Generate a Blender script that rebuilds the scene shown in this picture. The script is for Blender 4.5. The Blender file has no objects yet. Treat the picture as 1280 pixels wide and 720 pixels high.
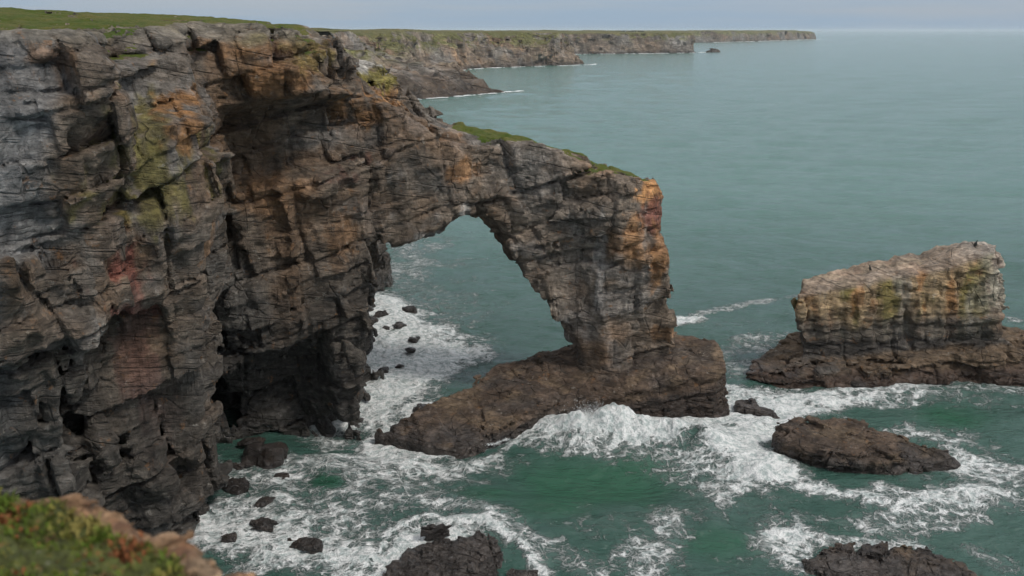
import bpy, math, random
import numpy as np
from concurrent.futures import ThreadPoolExecutor

Q = 1.0          # voxel size multiplier
sc = bpy.context.scene
COL = sc.collection
f32 = np.float32

# ------------------------------------------------------------------ camera
H = 38.0
FPX = 1230.0
PITCH = math.asin(312.0 / 1230.0)
cp, sp = math.cos(PITCH), math.sin(PITCH)

def ray(px, py):
    """direction through a point of the 1280x720 view"""
    return (px - 640.0, FPX * cp + (360.0 - py) * sp, -FPX * sp + (360.0 - py) * cp)

def S(px, py, z=0.0):
    """point of the level z seen there -> x, y"""
    r = ray(px, py)
    t = (H - z) / -r[2]
    return r[0] * t, r[1] * t

def PW(px, py, Y):
    """point at forward distance Y"""
    r = ray(px, py)
    t = Y / r[1]
    return r[0] * t, Y, H + r[2] * t

cam = bpy.data.objects.new('camera', bpy.data.cameras.new('camera'))
COL.objects.link(cam)
cam.location = (0, 0, H)
cam.rotation_euler = (math.radians(90) - PITCH, 0, 0)
cam.data.sensor_width = 36
cam.data.lens = FPX / 1280 * 36
cam.data.clip_end = 80000
cam.data.clip_start = 0.05
cam.data.dof.use_dof = True
cam.data.dof.focus_distance = 95
cam.data.dof.aperture_fstop = 1.5
sc.camera = cam

# ------------------------------------------------------------------ noise
_rng = np.random.RandomState(11)
TAB = _rng.uniform(-1, 1, 64 * 64 * 64).astype(f32)

def hsh(a, b, c):
    a = a.astype(np.int64); b = b.astype(np.int64); c = c.astype(np.int64)
    return TAB[((a * 7 + 13) & 63) * 4096 + ((b * 11 + 5 + a) & 63) * 64 + ((c * 5 + 3 + b) & 63)]

def vn(x, y, z):
    x0 = np.floor(x); y0 = np.floor(y); z0 = np.floor(z)
    fx = x - x0; fy = y - y0; fz = z - z0
    fx = fx * fx * (3 - 2 * fx); fy = fy * fy * (3 - 2 * fy); fz = fz * fz * (3 - 2 * fz)
    xi = x0.astype(np.int32) & 63; yi = y0.astype(np.int32) & 63; zi = z0.astype(np.int32) & 63
    xj = (xi + 1) & 63; yj = (yi + 1) & 63; zj = (zi + 1) & 63
    a = xi * 4096; b = xj * 4096; c = yi * 64; d = yj * 64
    t = TAB
    v00 = t[a + c + zi]; v00 = v00 + (t[a + c + zj] - v00) * fz
    v01 = t[a + d + zi]; v01 = v01 + (t[a + d + zj] - v01) * fz
    v10 = t[b + c + zi]; v10 = v10 + (t[b + c + zj] - v10) * fz
    v11 = t[b + d + zi]; v11 = v11 + (t[b + d + zj] - v11) * fz
    v0 = v00 + (v01 - v00) * fy
    v1 = v10 + (v11 - v10) * fy
    return v0 + (v1 - v0) * fx

def fbm(P, sc_, octv=4, seed=0.0, gain=0.5):
    x = P[:, 0] * sc_ + seed * 3.1; y = P[:, 1] * sc_ + seed * 7.7; z = P[:, 2] * sc_ + seed * 5.3
    out = np.zeros(len(P), f32); a = 1.0; tot = 0
    for i in range(octv):
        out += a * vn(x, y, z); tot += a
        a *= gain
        x, y, z = (0.8 * x + 0.6 * y) * 2.03 + 11.3, (-0.6 * x + 0.8 * y) * 2.03 + 4.7, z * 2.03 + 7.1 + x * 0.11
    return out / tot * 1.6

def sstep(a, b, x):
    t = np.clip((x - a) / (b - a), 0, 1)
    return t * t * (3 - 2 * t)

def smin(a, b, k):
    h = np.clip(0.5 + 0.5 * (b - a) / k, 0, 1)
    return b + (a - b) * h - k * h * (1 - h)

def smax(a, b, k):
    return -smin(-a, -b, k)

# ------------------------------------------------------------------ distance functions
def poly_sd(x, y, pts):
    """signed distance to polygon; pts: list of (px, py), each scalar or array"""
    n = len(pts)
    d = np.full(x.shape, 1e9, f32); ins = np.zeros(x.shape, bool)
    for i in range(n):
        ax, ay = pts[i]; bx, by = pts[(i + 1) % n]
        ex = bx - ax; ey = by - ay
        wx = x - ax; wy = y - ay
        t = np.clip((wx * ex + wy * ey) / (ex * ex + ey * ey + 1e-9), 0, 1)
        dx = wx - ex * t; dy = wy - ey * t
        d = np.minimum(d, dx * dx + dy * dy)
        c = ((ay > y) != (by > y)) & (x < ex * (y - ay) / (np.where(np.abs(ey) < 1e-9, 1e-9, ey)) + ax)
        ins ^= c
    d = np.sqrt(d)
    return np.where(ins, -d, d).astype(f32)

def loft(P, levels):
    """levels: [(z, [(x,y)...])...] ascending; the outline is interpolated with height"""
    x, y, z = P[:, 0], P[:, 1], P[:, 2]
    zs = np.array([l[0] for l in levels], f32)
    pts = []
    for i in range(len(levels[0][1])):
        xs = np.array([l[1][i][0] for l in levels], f32)
        ys = np.array([l[1][i][1] for l in levels], f32)
        pts.append((np.interp(z, zs, xs).astype(f32), np.interp(z, zs, ys).astype(f32)))
    return poly_sd(x, y, pts)

def ell(P, c, r, rot=0.0):
    x = P[:, 0] - c[0]; y = P[:, 1] - c[1]; z = P[:, 2] - c[2]
    if rot:
        ca, sa = math.cos(rot), math.sin(rot)
        x, z = ca * x + sa * z, -sa * x + ca * z
    k = np.sqrt((x / r[0]) ** 2 + (y / r[1]) ** 2 + (z / r[2]) ** 2)
    return (k - 1) * min(r)

def unit(v):
    v = np.array(v, float)
    return v / np.linalg.norm(v)

def frame(n, yaw=0.6):
    n = unit(n)
    t = np.array([math.cos(yaw), math.sin(yaw), 0.0])
    t = unit(t - n * (t @ n))
    return n, t, np.cross(n, t)

def bricks(q, fr, th, cu, cv, seed):
    n, t1, t2 = fr
    w = (q @ n.astype(f32)) / th
    w = w + 0.45 * vn(w * 0.37 + seed, q[:, 0] * 0.02, q[:, 1] * 0.02 + seed)
    L = np.floor(w)
    hl = hsh(L + seed, L * 3, L * 0 + seed)
    hl2 = hsh(L + seed + 7, L * 5, L * 0 + seed)
    u = (q @ t1.astype(f32)) / cu + hl * 17.3
    v = (q @ t2.astype(f32)) / cv + hl2 * 9.1
    iu = np.floor(u); iv = np.floor(v)
    h = hsh(L + seed, iu, iv)
    ta = hsh(L + seed + 3, iu, iv + 5); tb = hsh(L + seed + 9, iu + 4, iv)
    fw = w - L; fu = u - iu; fv = v - iv
    h = h + 2.6 * ta * (fu - 0.5) + 2.6 * tb * (fv - 0.5) + 1.6 * (ta + tb) * (fw - 0.5)
    ed = np.minimum(np.minimum(np.minimum(fw, 1 - fw) * th, np.minimum(fu, 1 - fu) * cu), np.minimum(fv, 1 - fv) * cv)
    return h, hl, ed, np.minimum(fw, 1 - fw) * th

def rock(P, fr, k=1.0, low=1.0, big=1.0, small=1.0, rib=1.0, seed=0, lay=0.0):
    """outward relief of layered, jointed rock; k is the size of everything"""
    p = P / k
    wx = fbm(p, 0.11, 2, 1.0 + seed); wy = fbm(p, 0.11, 2, 2.0 + seed); wz = fbm(p, 0.10, 2, 3.0 + seed)
    q = p + np.stack([wx * 0.7, wy * 0.7, wz * 0.7], 1).astype(f32)
    mod = sstep(-0.5, 0.6, fbm(p, 0.07, 2, 5.0 + seed))
    out = low * (0.95 * fbm(p, 0.13, 3, 4.0 + seed))
    h, hl, ed, ew = bricks(q, fr, 2.3, 3.6, 4.2, 3 + seed)
    out = out + big * ((0.30 + 0.35 * mod) * h + 0.26 * hl - 0.34 * sstep(0.22, 0.0, ed) * (0.35 + 0.65 * mod))
    h, hl, ed, ew = bricks(q + 0.5 * np.stack([wy, wz, wx], 1).astype(f32), fr, 6.5, 7.5, 9.0, 41 + seed)
    out = out + big * (0.60 * h + 0.45 * hl - 0.55 * sstep(0.32, 0.0, ed) - 0.12)
    h, hl, ed, ew = bricks(q + 0.25 * np.stack([fbm(p, 0.8, 1, 8.), fbm(p, 0.8, 1, 9.), fbm(p, 0.8, 1, 10.)], 1).astype(f32),
                           fr, 0.85, 1.25, 1.6, 19 + seed)
    out = out + small * ((0.10 + 0.14 * mod) * h + 0.07 * hl - 0.16 * sstep(0.16, 0.0, ed) * (0.3 + 0.7 * mod)) + lay * 0.45 * hl
    h, hl, ed, ew = bricks(q, fr, 0.42, 2.6, 3.1, 53 + seed)
    out = out + small * (0.05 * h + 0.10 * hl - 0.05 * sstep(0.1, 0.0, ew)) * (1.2 - mod * 0.7) + lay * 0.10 * hl
    pr = np.stack([p[:, 0] * 0.32 + p[:, 2] * 0.05, p[:, 1] * 0.32, p[:, 2] * 0.06], 1)
    r = 1 - np.abs(fbm(pr, 1.0, 3, 6.0 + seed)) * 1.7
    out = out + rib * 0.70 * (r - 0.35) * (1.15 - mod)
    out = out + 0.09 * fbm(p, 0.9, 3, 7.0 + seed)
    return (out * k).astype(f32)

# ------------------------------------------------------------------ surface extraction
POOL = ThreadPoolExecutor(4)

def evalf(f, P, chunk=60000):
    parts = [P[i:i + chunk] for i in range(0, len(P), chunk)]
    return np.concatenate(list(POOL.map(f, parts))).astype(f32) if parts else np.zeros(0, f32)

def mesh_sdf(f, lo, hi, h, margin=2.2, keep=None):
    lo = np.array(lo, f32); hi = np.array(hi, f32)
    B = 6
    nb = np.ceil((hi - lo) / (h * B)).astype(int)
    n = nb * B
    bc = np.stack(np.meshgrid(*[np.arange(m) for m in nb], indexing='ij'), -1).reshape(-1, 3)
    ctr = lo + (bc + 0.5).astype(f32) * (B * h)
    fv = evalf(lambda p: f(p, False), ctr)
    G = np.repeat(np.repeat(np.repeat(fv.reshape(nb), B, 0), B, 1), B, 2)
    G = np.where(G < 0, f32(-1), f32(1))
    near = np.abs(fv) < B * h * 0.9 + margin
    idx = bc[near]
    loc = np.stack(np.meshgrid(*[np.arange(B)] * 3, indexing='ij'), -1).reshape(-1, 3)
    for s in range(0, len(idx), 4000):
        ii = (idx[s:s + 4000, None, :] * B + loc[None]).reshape(-1, 3)
        v = evalf(lambda p: f(p, True), lo + ii.astype(f32) * h)
        G[ii[:, 0], ii[:, 1], ii[:, 2]] = v
    sg = G < 0
    cnt = np.zeros(np.array(G.shape) - 1, np.int8)
    for dx in (0, 1):
        for dy in (0, 1):
            for dz in (0, 1):
                cnt += sg[dx:dx + cnt.shape[0], dy:dy + cnt.shape[1], dz:dz + cnt.shape[2]]
    act = (cnt > 0) & (cnt < 8)
    del cnt
    ci = np.argwhere(act)
    index = np.full(act.shape, -1, np.int32)
    index[act] = np.arange(len(ci), dtype=np.int32)
    acc = np.zeros((len(ci), 3), f32); num = np.zeros(len(ci), f32)
    cor = {}
    for dx in (0, 1):
        for dy in (0, 1):
            for dz in (0, 1):
                cor[dx, dy, dz] = G[ci[:, 0] + dx, ci[:, 1] + dy, ci[:, 2] + dz]
    for ax in range(3):
        for a in (0, 1):
            for b in (0, 1):
                c0 = [a, b]; c0.insert(ax, 0); c1 = [a, b]; c1.insert(ax, 1)
                v0 = cor[tuple(c0)]; v1 = cor[tuple(c1)]
                m = (v0 < 0) != (v1 < 0)
                t = np.where(m, v0 / np.where(m, v0 - v1, 1), 0)
                pt = np.zeros((len(ci), 3), f32)
                pt[:, ax] = t
                o = [i for i in range(3) if i != ax]
                pt[:, o[0]] = a; pt[:, o[1]] = b
                acc += pt * m[:, None]; num += m
    V = lo + (ci + acc / num[:, None]) * h
    faces = []
    for ax in range(3):
        sl0 = [slice(None)] * 3; sl1 = [slice(None)] * 3
        sl0[ax] = slice(0, -1); sl1[ax] = slice(1, None)
        cr = sg[tuple(sl0)] != sg[tuple(sl1)]
        e = np.argwhere(cr)
        o = [i for i in range(3) if i != ax]
        ok = (e[:, o[0]] > 0) & (e[:, o[1]] > 0) & (e[:, o[0]] < index.shape[o[0]]) & (e[:, o[1]] < index.shape[o[1]])
        e = e[ok]
        q = []
        for (a, b) in ((-1, -1), (0, -1), (0, 0), (-1, 0)):
            k = e.copy(); k[:, o[0]] += a; k[:, o[1]] += b
            q.append(index[k[:, 0], k[:, 1], k[:, 2]])
        q = np.stack(q, 1)
        ins = sg[e[:, 0], e[:, 1], e[:, 2]]
        flip = ins if ax != 1 else ~ins
        q[~flip] = q[~flip][:, ::-1]
        faces.append(q)
    F = np.concatenate(faces)
    F = F[(F >= 0).all(1)]
    # keep the large pieces only: no crumbs hanging in the air
    lab = np.arange(len(V))
    for _ in range(200):
        m = lab[F].min(1)
        new = lab.copy()
        for i in range(4): np.minimum.at(new, F[:, i], m)
        new = new[new]; new = new[new]
        if (new == lab).all(): break
        lab = new
    cnt = np.bincount(lab[F[:, 0]], minlength=len(V))
    F = F[cnt[lab[F[:, 0]]] > max(60, 0.02 * len(F))]
    return V.astype(f32), F

def face_normals(V, F):
    n = np.cross(V[F[:, 2]] - V[F[:, 0]], V[F[:, 3]] - V[F[:, 1]])
    return n / (np.linalg.norm(n, axis=1, keepdims=True) + 1e-12)

def vert_normals(V, F):
    fn = face_normals(V, F)
    N = np.zeros_like(V)
    for i in range(F.shape[1]):
        for c in range(3):
            N[:, c] += np.bincount(F[:, i], fn[:, c], len(V))
    return N / (np.linalg.norm(N, axis=1, keepdims=True) + 1e-12)

def make_obj(name, V, F, mat, parent=None, col=None, wet=None, smooth=False, mats=None, mi=None):
    used = np.unique(F)
    if len(used) < len(V):
        re = np.full(len(V), -1, np.int64); re[used] = np.arange(len(used))
        V = V[used]; F = re[F]
        if col is not None: col = col[used]
        if wet is not None: wet = wet[used]
    me = bpy.data.meshes.new(name)
    k = F.shape[1]
    me.vertices.add(len(V)); me.vertices.foreach_set('co', np.ascontiguousarray(V, f32).ravel())
    me.loops.add(F.size); me.loops.foreach_set('vertex_index', F.astype(np.int32).ravel())
    me.polygons.add(len(F))
    me.polygons.foreach_set('loop_start', np.arange(0, F.size, k, dtype=np.int32))
    me.polygons.foreach_set('loop_total', np.full(len(F), k, np.int32))
    me.update(calc_edges=True)
    me.polygons.foreach_set('use_smooth', np.full(len(F), bool(smooth)))
    if col is not None:
        a = me.color_attributes.new('tint', 'FLOAT_COLOR', 'POINT')
        c4 = np.ones((len(V), 4), f32); c4[:, :3] = col
        a.data.foreach_set('color', c4.ravel())
    if wet is not None:
        a = me.attributes.new('wet', 'FLOAT', 'POINT')
        a.data.foreach_set('value', np.ascontiguousarray(wet, f32))
    for m in (mats or [mat]):
        me.materials.append(m)
    if mi is not None:
        me.polygons.foreach_set('material_index', mi.astype(np.int32))
    o = bpy.data.objects.new(name, me)
    COL.objects.link(o)
    if parent: o.parent = parent
    return o

def tag(o, label=None, cat=None, group=None, kind=None):
    if label: o['label'] = label
    if cat: o['category'] = cat
    if group: o['group'] = group
    if kind: o['kind'] = kind
    return o

# ------------------------------------------------------------------ materials
def new_mat(name):
    m = bpy.data.materials.new(name); m.use_nodes = True
    nt = m.node_tree
    bs = nt.nodes['Principled BSDF']
    return m, nt, bs

class NB:
    def __init__(s, nt): s.nt = nt
    def n(s, t, **kw):
        nd = s.nt.nodes.new(t)
        for k, v in kw.items(): setattr(nd, k, v)
        return nd
    def l(s, a, b): s.nt.links.new(a, b)
    def math(s, op, a, b=None, c=None, clamp=False):
        nd = s.n('ShaderNodeMath', operation=op, use_clamp=clamp)
        for i, v in enumerate((a, b, c)):
            if v is None: continue
            if isinstance(v, (int, float)): nd.inputs[i].default_value = v
            else: s.l(v, nd.inputs[i])
        return nd.outputs[0]
    def mr(s, v, a, b, c=0.0, d=1.0, smooth=True):
        nd = s.n('ShaderNodeMapRange')
        nd.interpolation_type = 'SMOOTHSTEP' if smooth else 'LINEAR'
        s.l(v, nd.inputs[0])
        for i, q in enumerate((a, b, c, d)):
            if isinstance(q, (int, float)): nd.inputs[i + 1].default_value = q
            else: s.l(q, nd.inputs[i + 1])
        return nd.outputs[0]
    def noise(s, vec, scale, detail=4, rough=0.55, dist=0.0):
        nd = s.n('ShaderNodeTexNoise')
        nd.inputs['Scale'].default_value = scale; nd.inputs['Detail'].default_value = detail
        nd.inputs['Roughness'].default_value = rough; nd.inputs['Distortion'].default_value = dist
        s.l(vec, nd.inputs['Vector'])
        return nd
    def mapping(s, vec, scale=(1, 1, 1), rot=(0, 0, 0), loc=(0, 0, 0)):
        nd = s.n('ShaderNodeMapping')
        nd.inputs['Scale'].default_value = scale; nd.inputs['Rotation'].default_value = rot
        nd.inputs['Location'].default_value = loc
        s.l(vec, nd.inputs['Vector'])
        return nd.outputs[0]
    def mix(s, fac, a, b, mode='MIX'):
        nd = s.n('ShaderNodeMix', data_type='RGBA', blend_type=mode)
        for i, v in ((0, fac), (6, a), (7, b)):
            if isinstance(v, (int, float)): nd.inputs[i].default_value = v
            elif isinstance(v, tuple): nd.inputs[i].default_value = (*v, 1)
            else: s.l(v, nd.inputs[i])
        return nd.outputs[2]

def rock_mat(name, k=1.0, tilt=(0.05, -0.2, 0), bump=1.0):
    m, nt, bs = new_mat(name); b = NB(nt)
    geo = b.n('ShaderNodeNewGeometry')
    pos = geo.outputs['Position']
    at = b.n('ShaderNodeAttribute', attribute_name='tint').outputs['Color']
    wet = b.n('ShaderNodeAttribute', attribute_name='wet').outputs['Fac']
    bed = b.mapping(pos, (0.55 / k, 0.55 / k, 3.2 / k), tilt)
    n1 = b.noise(bed, 1.0, 4, 0.64)              # thin bedding
    n2 = b.noise(pos, 0.35 / k, 4, 0.65)              # broad mottling
    n3 = b.noise(pos, 2.6 / k, 4, 0.72)                # grain
    vert = b.mapping(pos, (1.1 / k, 1.1 / k, 0.16 / k))
    n4 = b.noise(vert, 1.0, 3, 0.6)                   # water streaks
    v = b.mr(n1.outputs[0], 0.3, 0.72, 0.74, 1.22)
    v = b.math('MULTIPLY', v, b.mr(n2.outputs[0], 0.3, 0.7, 0.75, 1.3))
    v = b.math('MULTIPLY', v, b.mr(n3.outputs[0], 0.3, 0.7, 0.76, 1.26))
    v = b.math('MULTIPLY', v, b.mr(n4.outputs[0], 0.32, 0.68, 0.8, 1.22))
    comb = b.n('ShaderNodeCombineColor')
    for i in range(3): b.l(v, comb.inputs[i])
    c = b.mix(1.0, at, comb.outputs[0], 'MULTIPLY')
    vtone = b.n('ShaderNodeTexVoronoi', feature='F1', distance='CHEBYCHEV'); vtone.inputs['Scale'].default_value = 1.0
    b.l(b.mapping(pos, (0.75 / k, 0.75 / k, 1.7 / k), tilt, (3, 1, 0)), vtone.inputs['Vector'])
    sp0 = b.n('ShaderNodeSeparateColor'); b.l(vtone.outputs['Color'], sp0.inputs[0])
    tone = b.math('ADD', b.math('MULTIPLY', sp0.outputs[1], 0.5), 0.75)
    cmb2 = b.n('ShaderNodeCombineColor')
    for i in range(3): b.l(tone, cmb2.inputs[i])
    c = b.mix(1.0, c, cmb2.outputs[0], 'MULTIPLY')
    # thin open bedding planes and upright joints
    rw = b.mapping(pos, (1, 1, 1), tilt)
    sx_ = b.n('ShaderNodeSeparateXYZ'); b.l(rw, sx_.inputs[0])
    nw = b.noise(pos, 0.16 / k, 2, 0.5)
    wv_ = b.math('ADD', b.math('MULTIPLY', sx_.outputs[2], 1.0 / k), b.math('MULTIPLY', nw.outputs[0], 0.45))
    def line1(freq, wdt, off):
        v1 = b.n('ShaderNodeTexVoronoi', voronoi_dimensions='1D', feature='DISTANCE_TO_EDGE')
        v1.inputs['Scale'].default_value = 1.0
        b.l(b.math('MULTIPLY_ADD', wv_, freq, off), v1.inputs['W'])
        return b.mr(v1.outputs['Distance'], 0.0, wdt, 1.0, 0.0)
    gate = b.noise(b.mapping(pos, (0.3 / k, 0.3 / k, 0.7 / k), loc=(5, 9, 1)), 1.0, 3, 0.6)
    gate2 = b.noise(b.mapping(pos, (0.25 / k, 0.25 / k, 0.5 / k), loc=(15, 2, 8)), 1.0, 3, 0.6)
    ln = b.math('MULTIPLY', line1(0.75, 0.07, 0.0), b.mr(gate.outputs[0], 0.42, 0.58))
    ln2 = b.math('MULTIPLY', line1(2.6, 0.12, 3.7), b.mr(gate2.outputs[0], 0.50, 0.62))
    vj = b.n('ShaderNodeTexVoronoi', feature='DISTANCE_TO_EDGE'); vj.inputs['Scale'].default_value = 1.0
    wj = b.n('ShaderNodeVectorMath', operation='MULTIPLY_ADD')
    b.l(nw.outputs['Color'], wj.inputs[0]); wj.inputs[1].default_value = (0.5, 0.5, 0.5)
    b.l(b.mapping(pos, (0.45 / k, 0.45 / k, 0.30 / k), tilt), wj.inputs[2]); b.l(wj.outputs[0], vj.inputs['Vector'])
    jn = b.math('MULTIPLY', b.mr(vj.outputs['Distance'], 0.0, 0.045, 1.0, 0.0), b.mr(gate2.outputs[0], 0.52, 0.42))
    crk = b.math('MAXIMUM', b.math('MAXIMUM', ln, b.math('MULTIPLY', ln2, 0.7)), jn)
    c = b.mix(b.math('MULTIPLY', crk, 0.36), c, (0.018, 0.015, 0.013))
    # pale and rusty freckles of lichen
    n5 = b.noise(pos, 1.3 / k, 5, 0.76)
    dry = b.math('SUBTRACT', 1.0, wet, clamp=True)
    c = b.mix(b.math('MULTIPLY', b.mr(n5.outputs[0], 0.60, 0.70, 0, 0.5), dry), c, (0.34, 0.32, 0.28))
    n6 = b.noise(b.mapping(pos, loc=(31, 7, 3)), 0.9 / k, 4, 0.72)
    c = b.mix(b.math('MULTIPLY', b.mr(n6.outputs[0], 0.60, 0.70, 0, 0.5), dry), c, (0.25, 0.12, 0.045))
    b.l(c, bs.inputs['Base Color'])
    b.l(b.mr(wet, 0, 1, 0.92, 0.33), bs.inputs['Roughness'])
    bs.inputs['Specular IOR Level'].default_value = 0.35
    # fractured blocks: every cell sits at its own height
    def cells(sc3, loc):
        vc = b.n('ShaderNodeTexVoronoi', feature='F1', distance='CHEBYCHEV')
        vc.inputs['Scale'].default_value = 1.0
        vc.inputs['Randomness'].default_value = 0.85
        b.l(b.mapping(pos, tuple(v / k for v in sc3), tilt, loc), vc.inputs['Vector'])
        sp = b.n('ShaderNodeSeparateColor'); b.l(vc.outputs['Color'], sp.inputs[0])
        return sp.outputs[0], vc.outputs['Distance']
    ca, da = cells((0.75, 0.75, 1.7), (3, 1, 0)); cb, db = cells((1.9, 1.9, 4.6), (7, 5, 2))
    vo = b.n('ShaderNodeTexVoronoi', feature='DISTANCE_TO_EDGE')
    vo.inputs['Scale'].default_value = 1.0
    wv = b.n('ShaderNodeVectorMath', operation='ADD')
    b.l(b.mapping(pos, (0.9 / k, 0.9 / k, 1.9 / k), tilt), wv.inputs[0]); b.l(n3.outputs['Color'], wv.inputs[1])
    b.l(wv.outputs[0], vo.inputs['Vector'])
    cr = b.mr(vo.outputs['Distance'], 0.0, 0.09, 0.0, 1.0)
    hgt = b.math('MULTIPLY', n1.outputs[0], 0.35)
    hgt = b.math('ADD', hgt, b.math('MULTIPLY', n3.outputs[0], 0.35))
    hgt = b.math('ADD', hgt, b.math('MULTIPLY', cr, 0.14))
    hgt = b.math('ADD', hgt, b.math('MULTIPLY', n5.outputs[0], 0.35))
    hgt = b.math('ADD', hgt, b.math('MULTIPLY', ca, 0.55))
    hgt = b.math('ADD', hgt, b.math('MULTIPLY', cb, 0.28))
    hgt = b.math('SUBTRACT', hgt, b.math('MULTIPLY', da, 0.5))
    hgt = b.math('SUBTRACT', hgt, b.math('MULTIPLY', crk, 0.5))
    bp = b.n('ShaderNodeBump'); bp.inputs['Strength'].default_value = 1.0
    bp.inputs['Distance'].default_value = 0.27 * k * bump
    b.l(hgt, bp.inputs['Height']); b.l(bp.outputs[0], bs.inputs['Normal'])
    return m

def turf_mat(name, k=1.0):
    m, nt, bs = new_mat(name); b = NB(nt)
    pos = b.n('ShaderNodeNewGeometry').outputs['Position']
    n1 = b.noise(pos, 0.35 / k, 6, 0.7); n2 = b.noise(pos, 3.5 / k, 5, 0.7)
    c = b.mix(b.mr(n1.outputs[0], 0.35, 0.65), (0.060, 0.095, 0.012), (0.135, 0.125, 0.035))
    if k > 5: c = b.mix(b.mr(n1.outputs[0], 0.35, 0.65), (0.115, 0.120, 0.042), (0.20, 0.17, 0.08))
    c = b.mix(b.mr(n2.outputs[0], 0.4, 0.75, 0, 0.6), c, (0.045, 0.06, 0.012))
    b.l(c, bs.inputs['Base Color']); bs.inputs['Roughness'].default_value = 0.9
    bs.inputs['Specular IOR Level'].default_value = 0.2
    bp = b.n('ShaderNodeBump'); bp.inputs['Distance'].default_value = 0.25 * k
    b.l(n2.outputs[0], bp.inputs['Height']); b.l(bp.outputs[0], bs.inputs['Normal'])
    return m

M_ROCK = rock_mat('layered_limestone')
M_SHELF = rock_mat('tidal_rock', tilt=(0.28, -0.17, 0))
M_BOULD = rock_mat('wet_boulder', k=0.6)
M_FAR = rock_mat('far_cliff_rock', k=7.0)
M_TURF = turf_mat('turf')
M_TURF_FAR = turf_mat('far_turf', k=12)

# ------------------------------------------------------------------ colour of the rock
GREY = np.array([0.155, 0.142, 0.126]); BROWN = np.array([0.142, 0.110, 0.082]); PALE = np.array([0.195, 0.183, 0.170])
OCHRE = np.array([0.25, 0.130, 0.055]); GREEN = np.array([0.145, 0.125, 0.035]); RED = np.array([0.16, 0.062, 0.045])
DARK = np.array([0.035, 0.030, 0.027]); TIDAL = np.array([0.080, 0.056, 0.040]); WHITE = np.array([0.42, 0.40, 0.37])

def mixc(c, d, m):
    m = np.clip(m, 0, 1)[:, None]
    return c * (1 - m) + d * m

def spot(V, px, py, Y, r, nz, rz=None):
    """soft patch round the point seen at px,py at distance Y"""
    x, y, z = PW(px, py, Y)
    rz = rz or r
    nz = 0.7 * nz + 1.1 * fbm(V * np.array([1, 1, 0.4], f32), 1.3, 4, 77)
    d = np.sqrt(((V[:, 0] - x) / r) ** 2 + ((V[:, 1] - y) / (2.0 * r + 2)) ** 2 + ((V[:, 2] - z) / rz) ** 2)
    return sstep(1.15, 0.55, d + 0.55 * nz)

def stone_col(V, ochre=0.5, seed=0, k=1.0):
    p = V / k
    a = fbm(p, 0.12, 4, 20 + seed); b_ = fbm(p, 0.16, 4, 21 + seed); c_ = fbm(p, 0.28, 4, 22 + seed)
    c = mixc(np.tile(GREY, (len(V), 1)), BROWN, sstep(-0.7, 0.25, a))
    c = mixc(c, OCHRE, ochre * sstep(0.12, 0.62, b_) * 0.9)
    c = mixc(c, PALE, 0.55 * sstep(0.25, 0.7, c_))
    return c

# ================================================================== MAIN CLIFF AND ARCH
FR_MAIN = frame((-0.17, -0.10, 1.0), 0.5)

M1 = [(-2, [(-34, 58), (-38, 54), (-44, 45), (-70, 45), (-70, 80), (-34, 78)]),
      (11, [(-29.5, 58), (-34, 53), (-42, 45), (-70, 45), (-70, 80), (-31, 78)]),
      (19, [(-26.8, 57), (-30, 51.5), (-39, 44), (-70, 44), (-70, 80), (-29, 78)]),
      (27, [(-24.6, 56.5), (-27.4, 51), (-36, 44), (-70, 44), (-70, 80), (-28, 78)]),
      (34, [(-23.0, 56), (-26.6, 51), (-35, 44), (-70, 44), (-70, 80), (-28, 78)]),
      (39, [(-24.4, 57), (-27.5, 52.5), (-35, 46), (-70, 46), (-70, 80), (-28, 78)])]
M2 = [(-2, [(-24.3, 70.5), (-24.8, 67), (-31.5, 62.5), (-45, 62), (-45, 85), (-29, 85)]),
      (8, [(-24.6, 69), (-26.2, 65.5), (-31.3, 62), (-45, 62), (-45, 85), (-28, 84)]),
      (17, [(-23.4, 67.5), (-25.2, 63.8), (-29.2, 61.5), (-45, 62), (-45, 84), (-26, 82)]),
      (26, [(-21.3, 67), (-22.6, 63.8), (-27.3, 61.5), (-45, 62), (-45, 84), (-24, 80)]),
      (32, [(-20.9, 67.6), (-22.2, 64.8), (-26.6, 62.8), (-45, 63), (-45, 84), (-23.5, 80)]),
      (33.8, [(-22.2, 70), (-23.5, 68), (-27, 66), (-45, 65), (-45, 84), (-24, 80)]),
      (40, [(-25, 74), (-27, 72), (-31, 70), (-45, 69), (-45, 84), (-26, 84)])]
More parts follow.
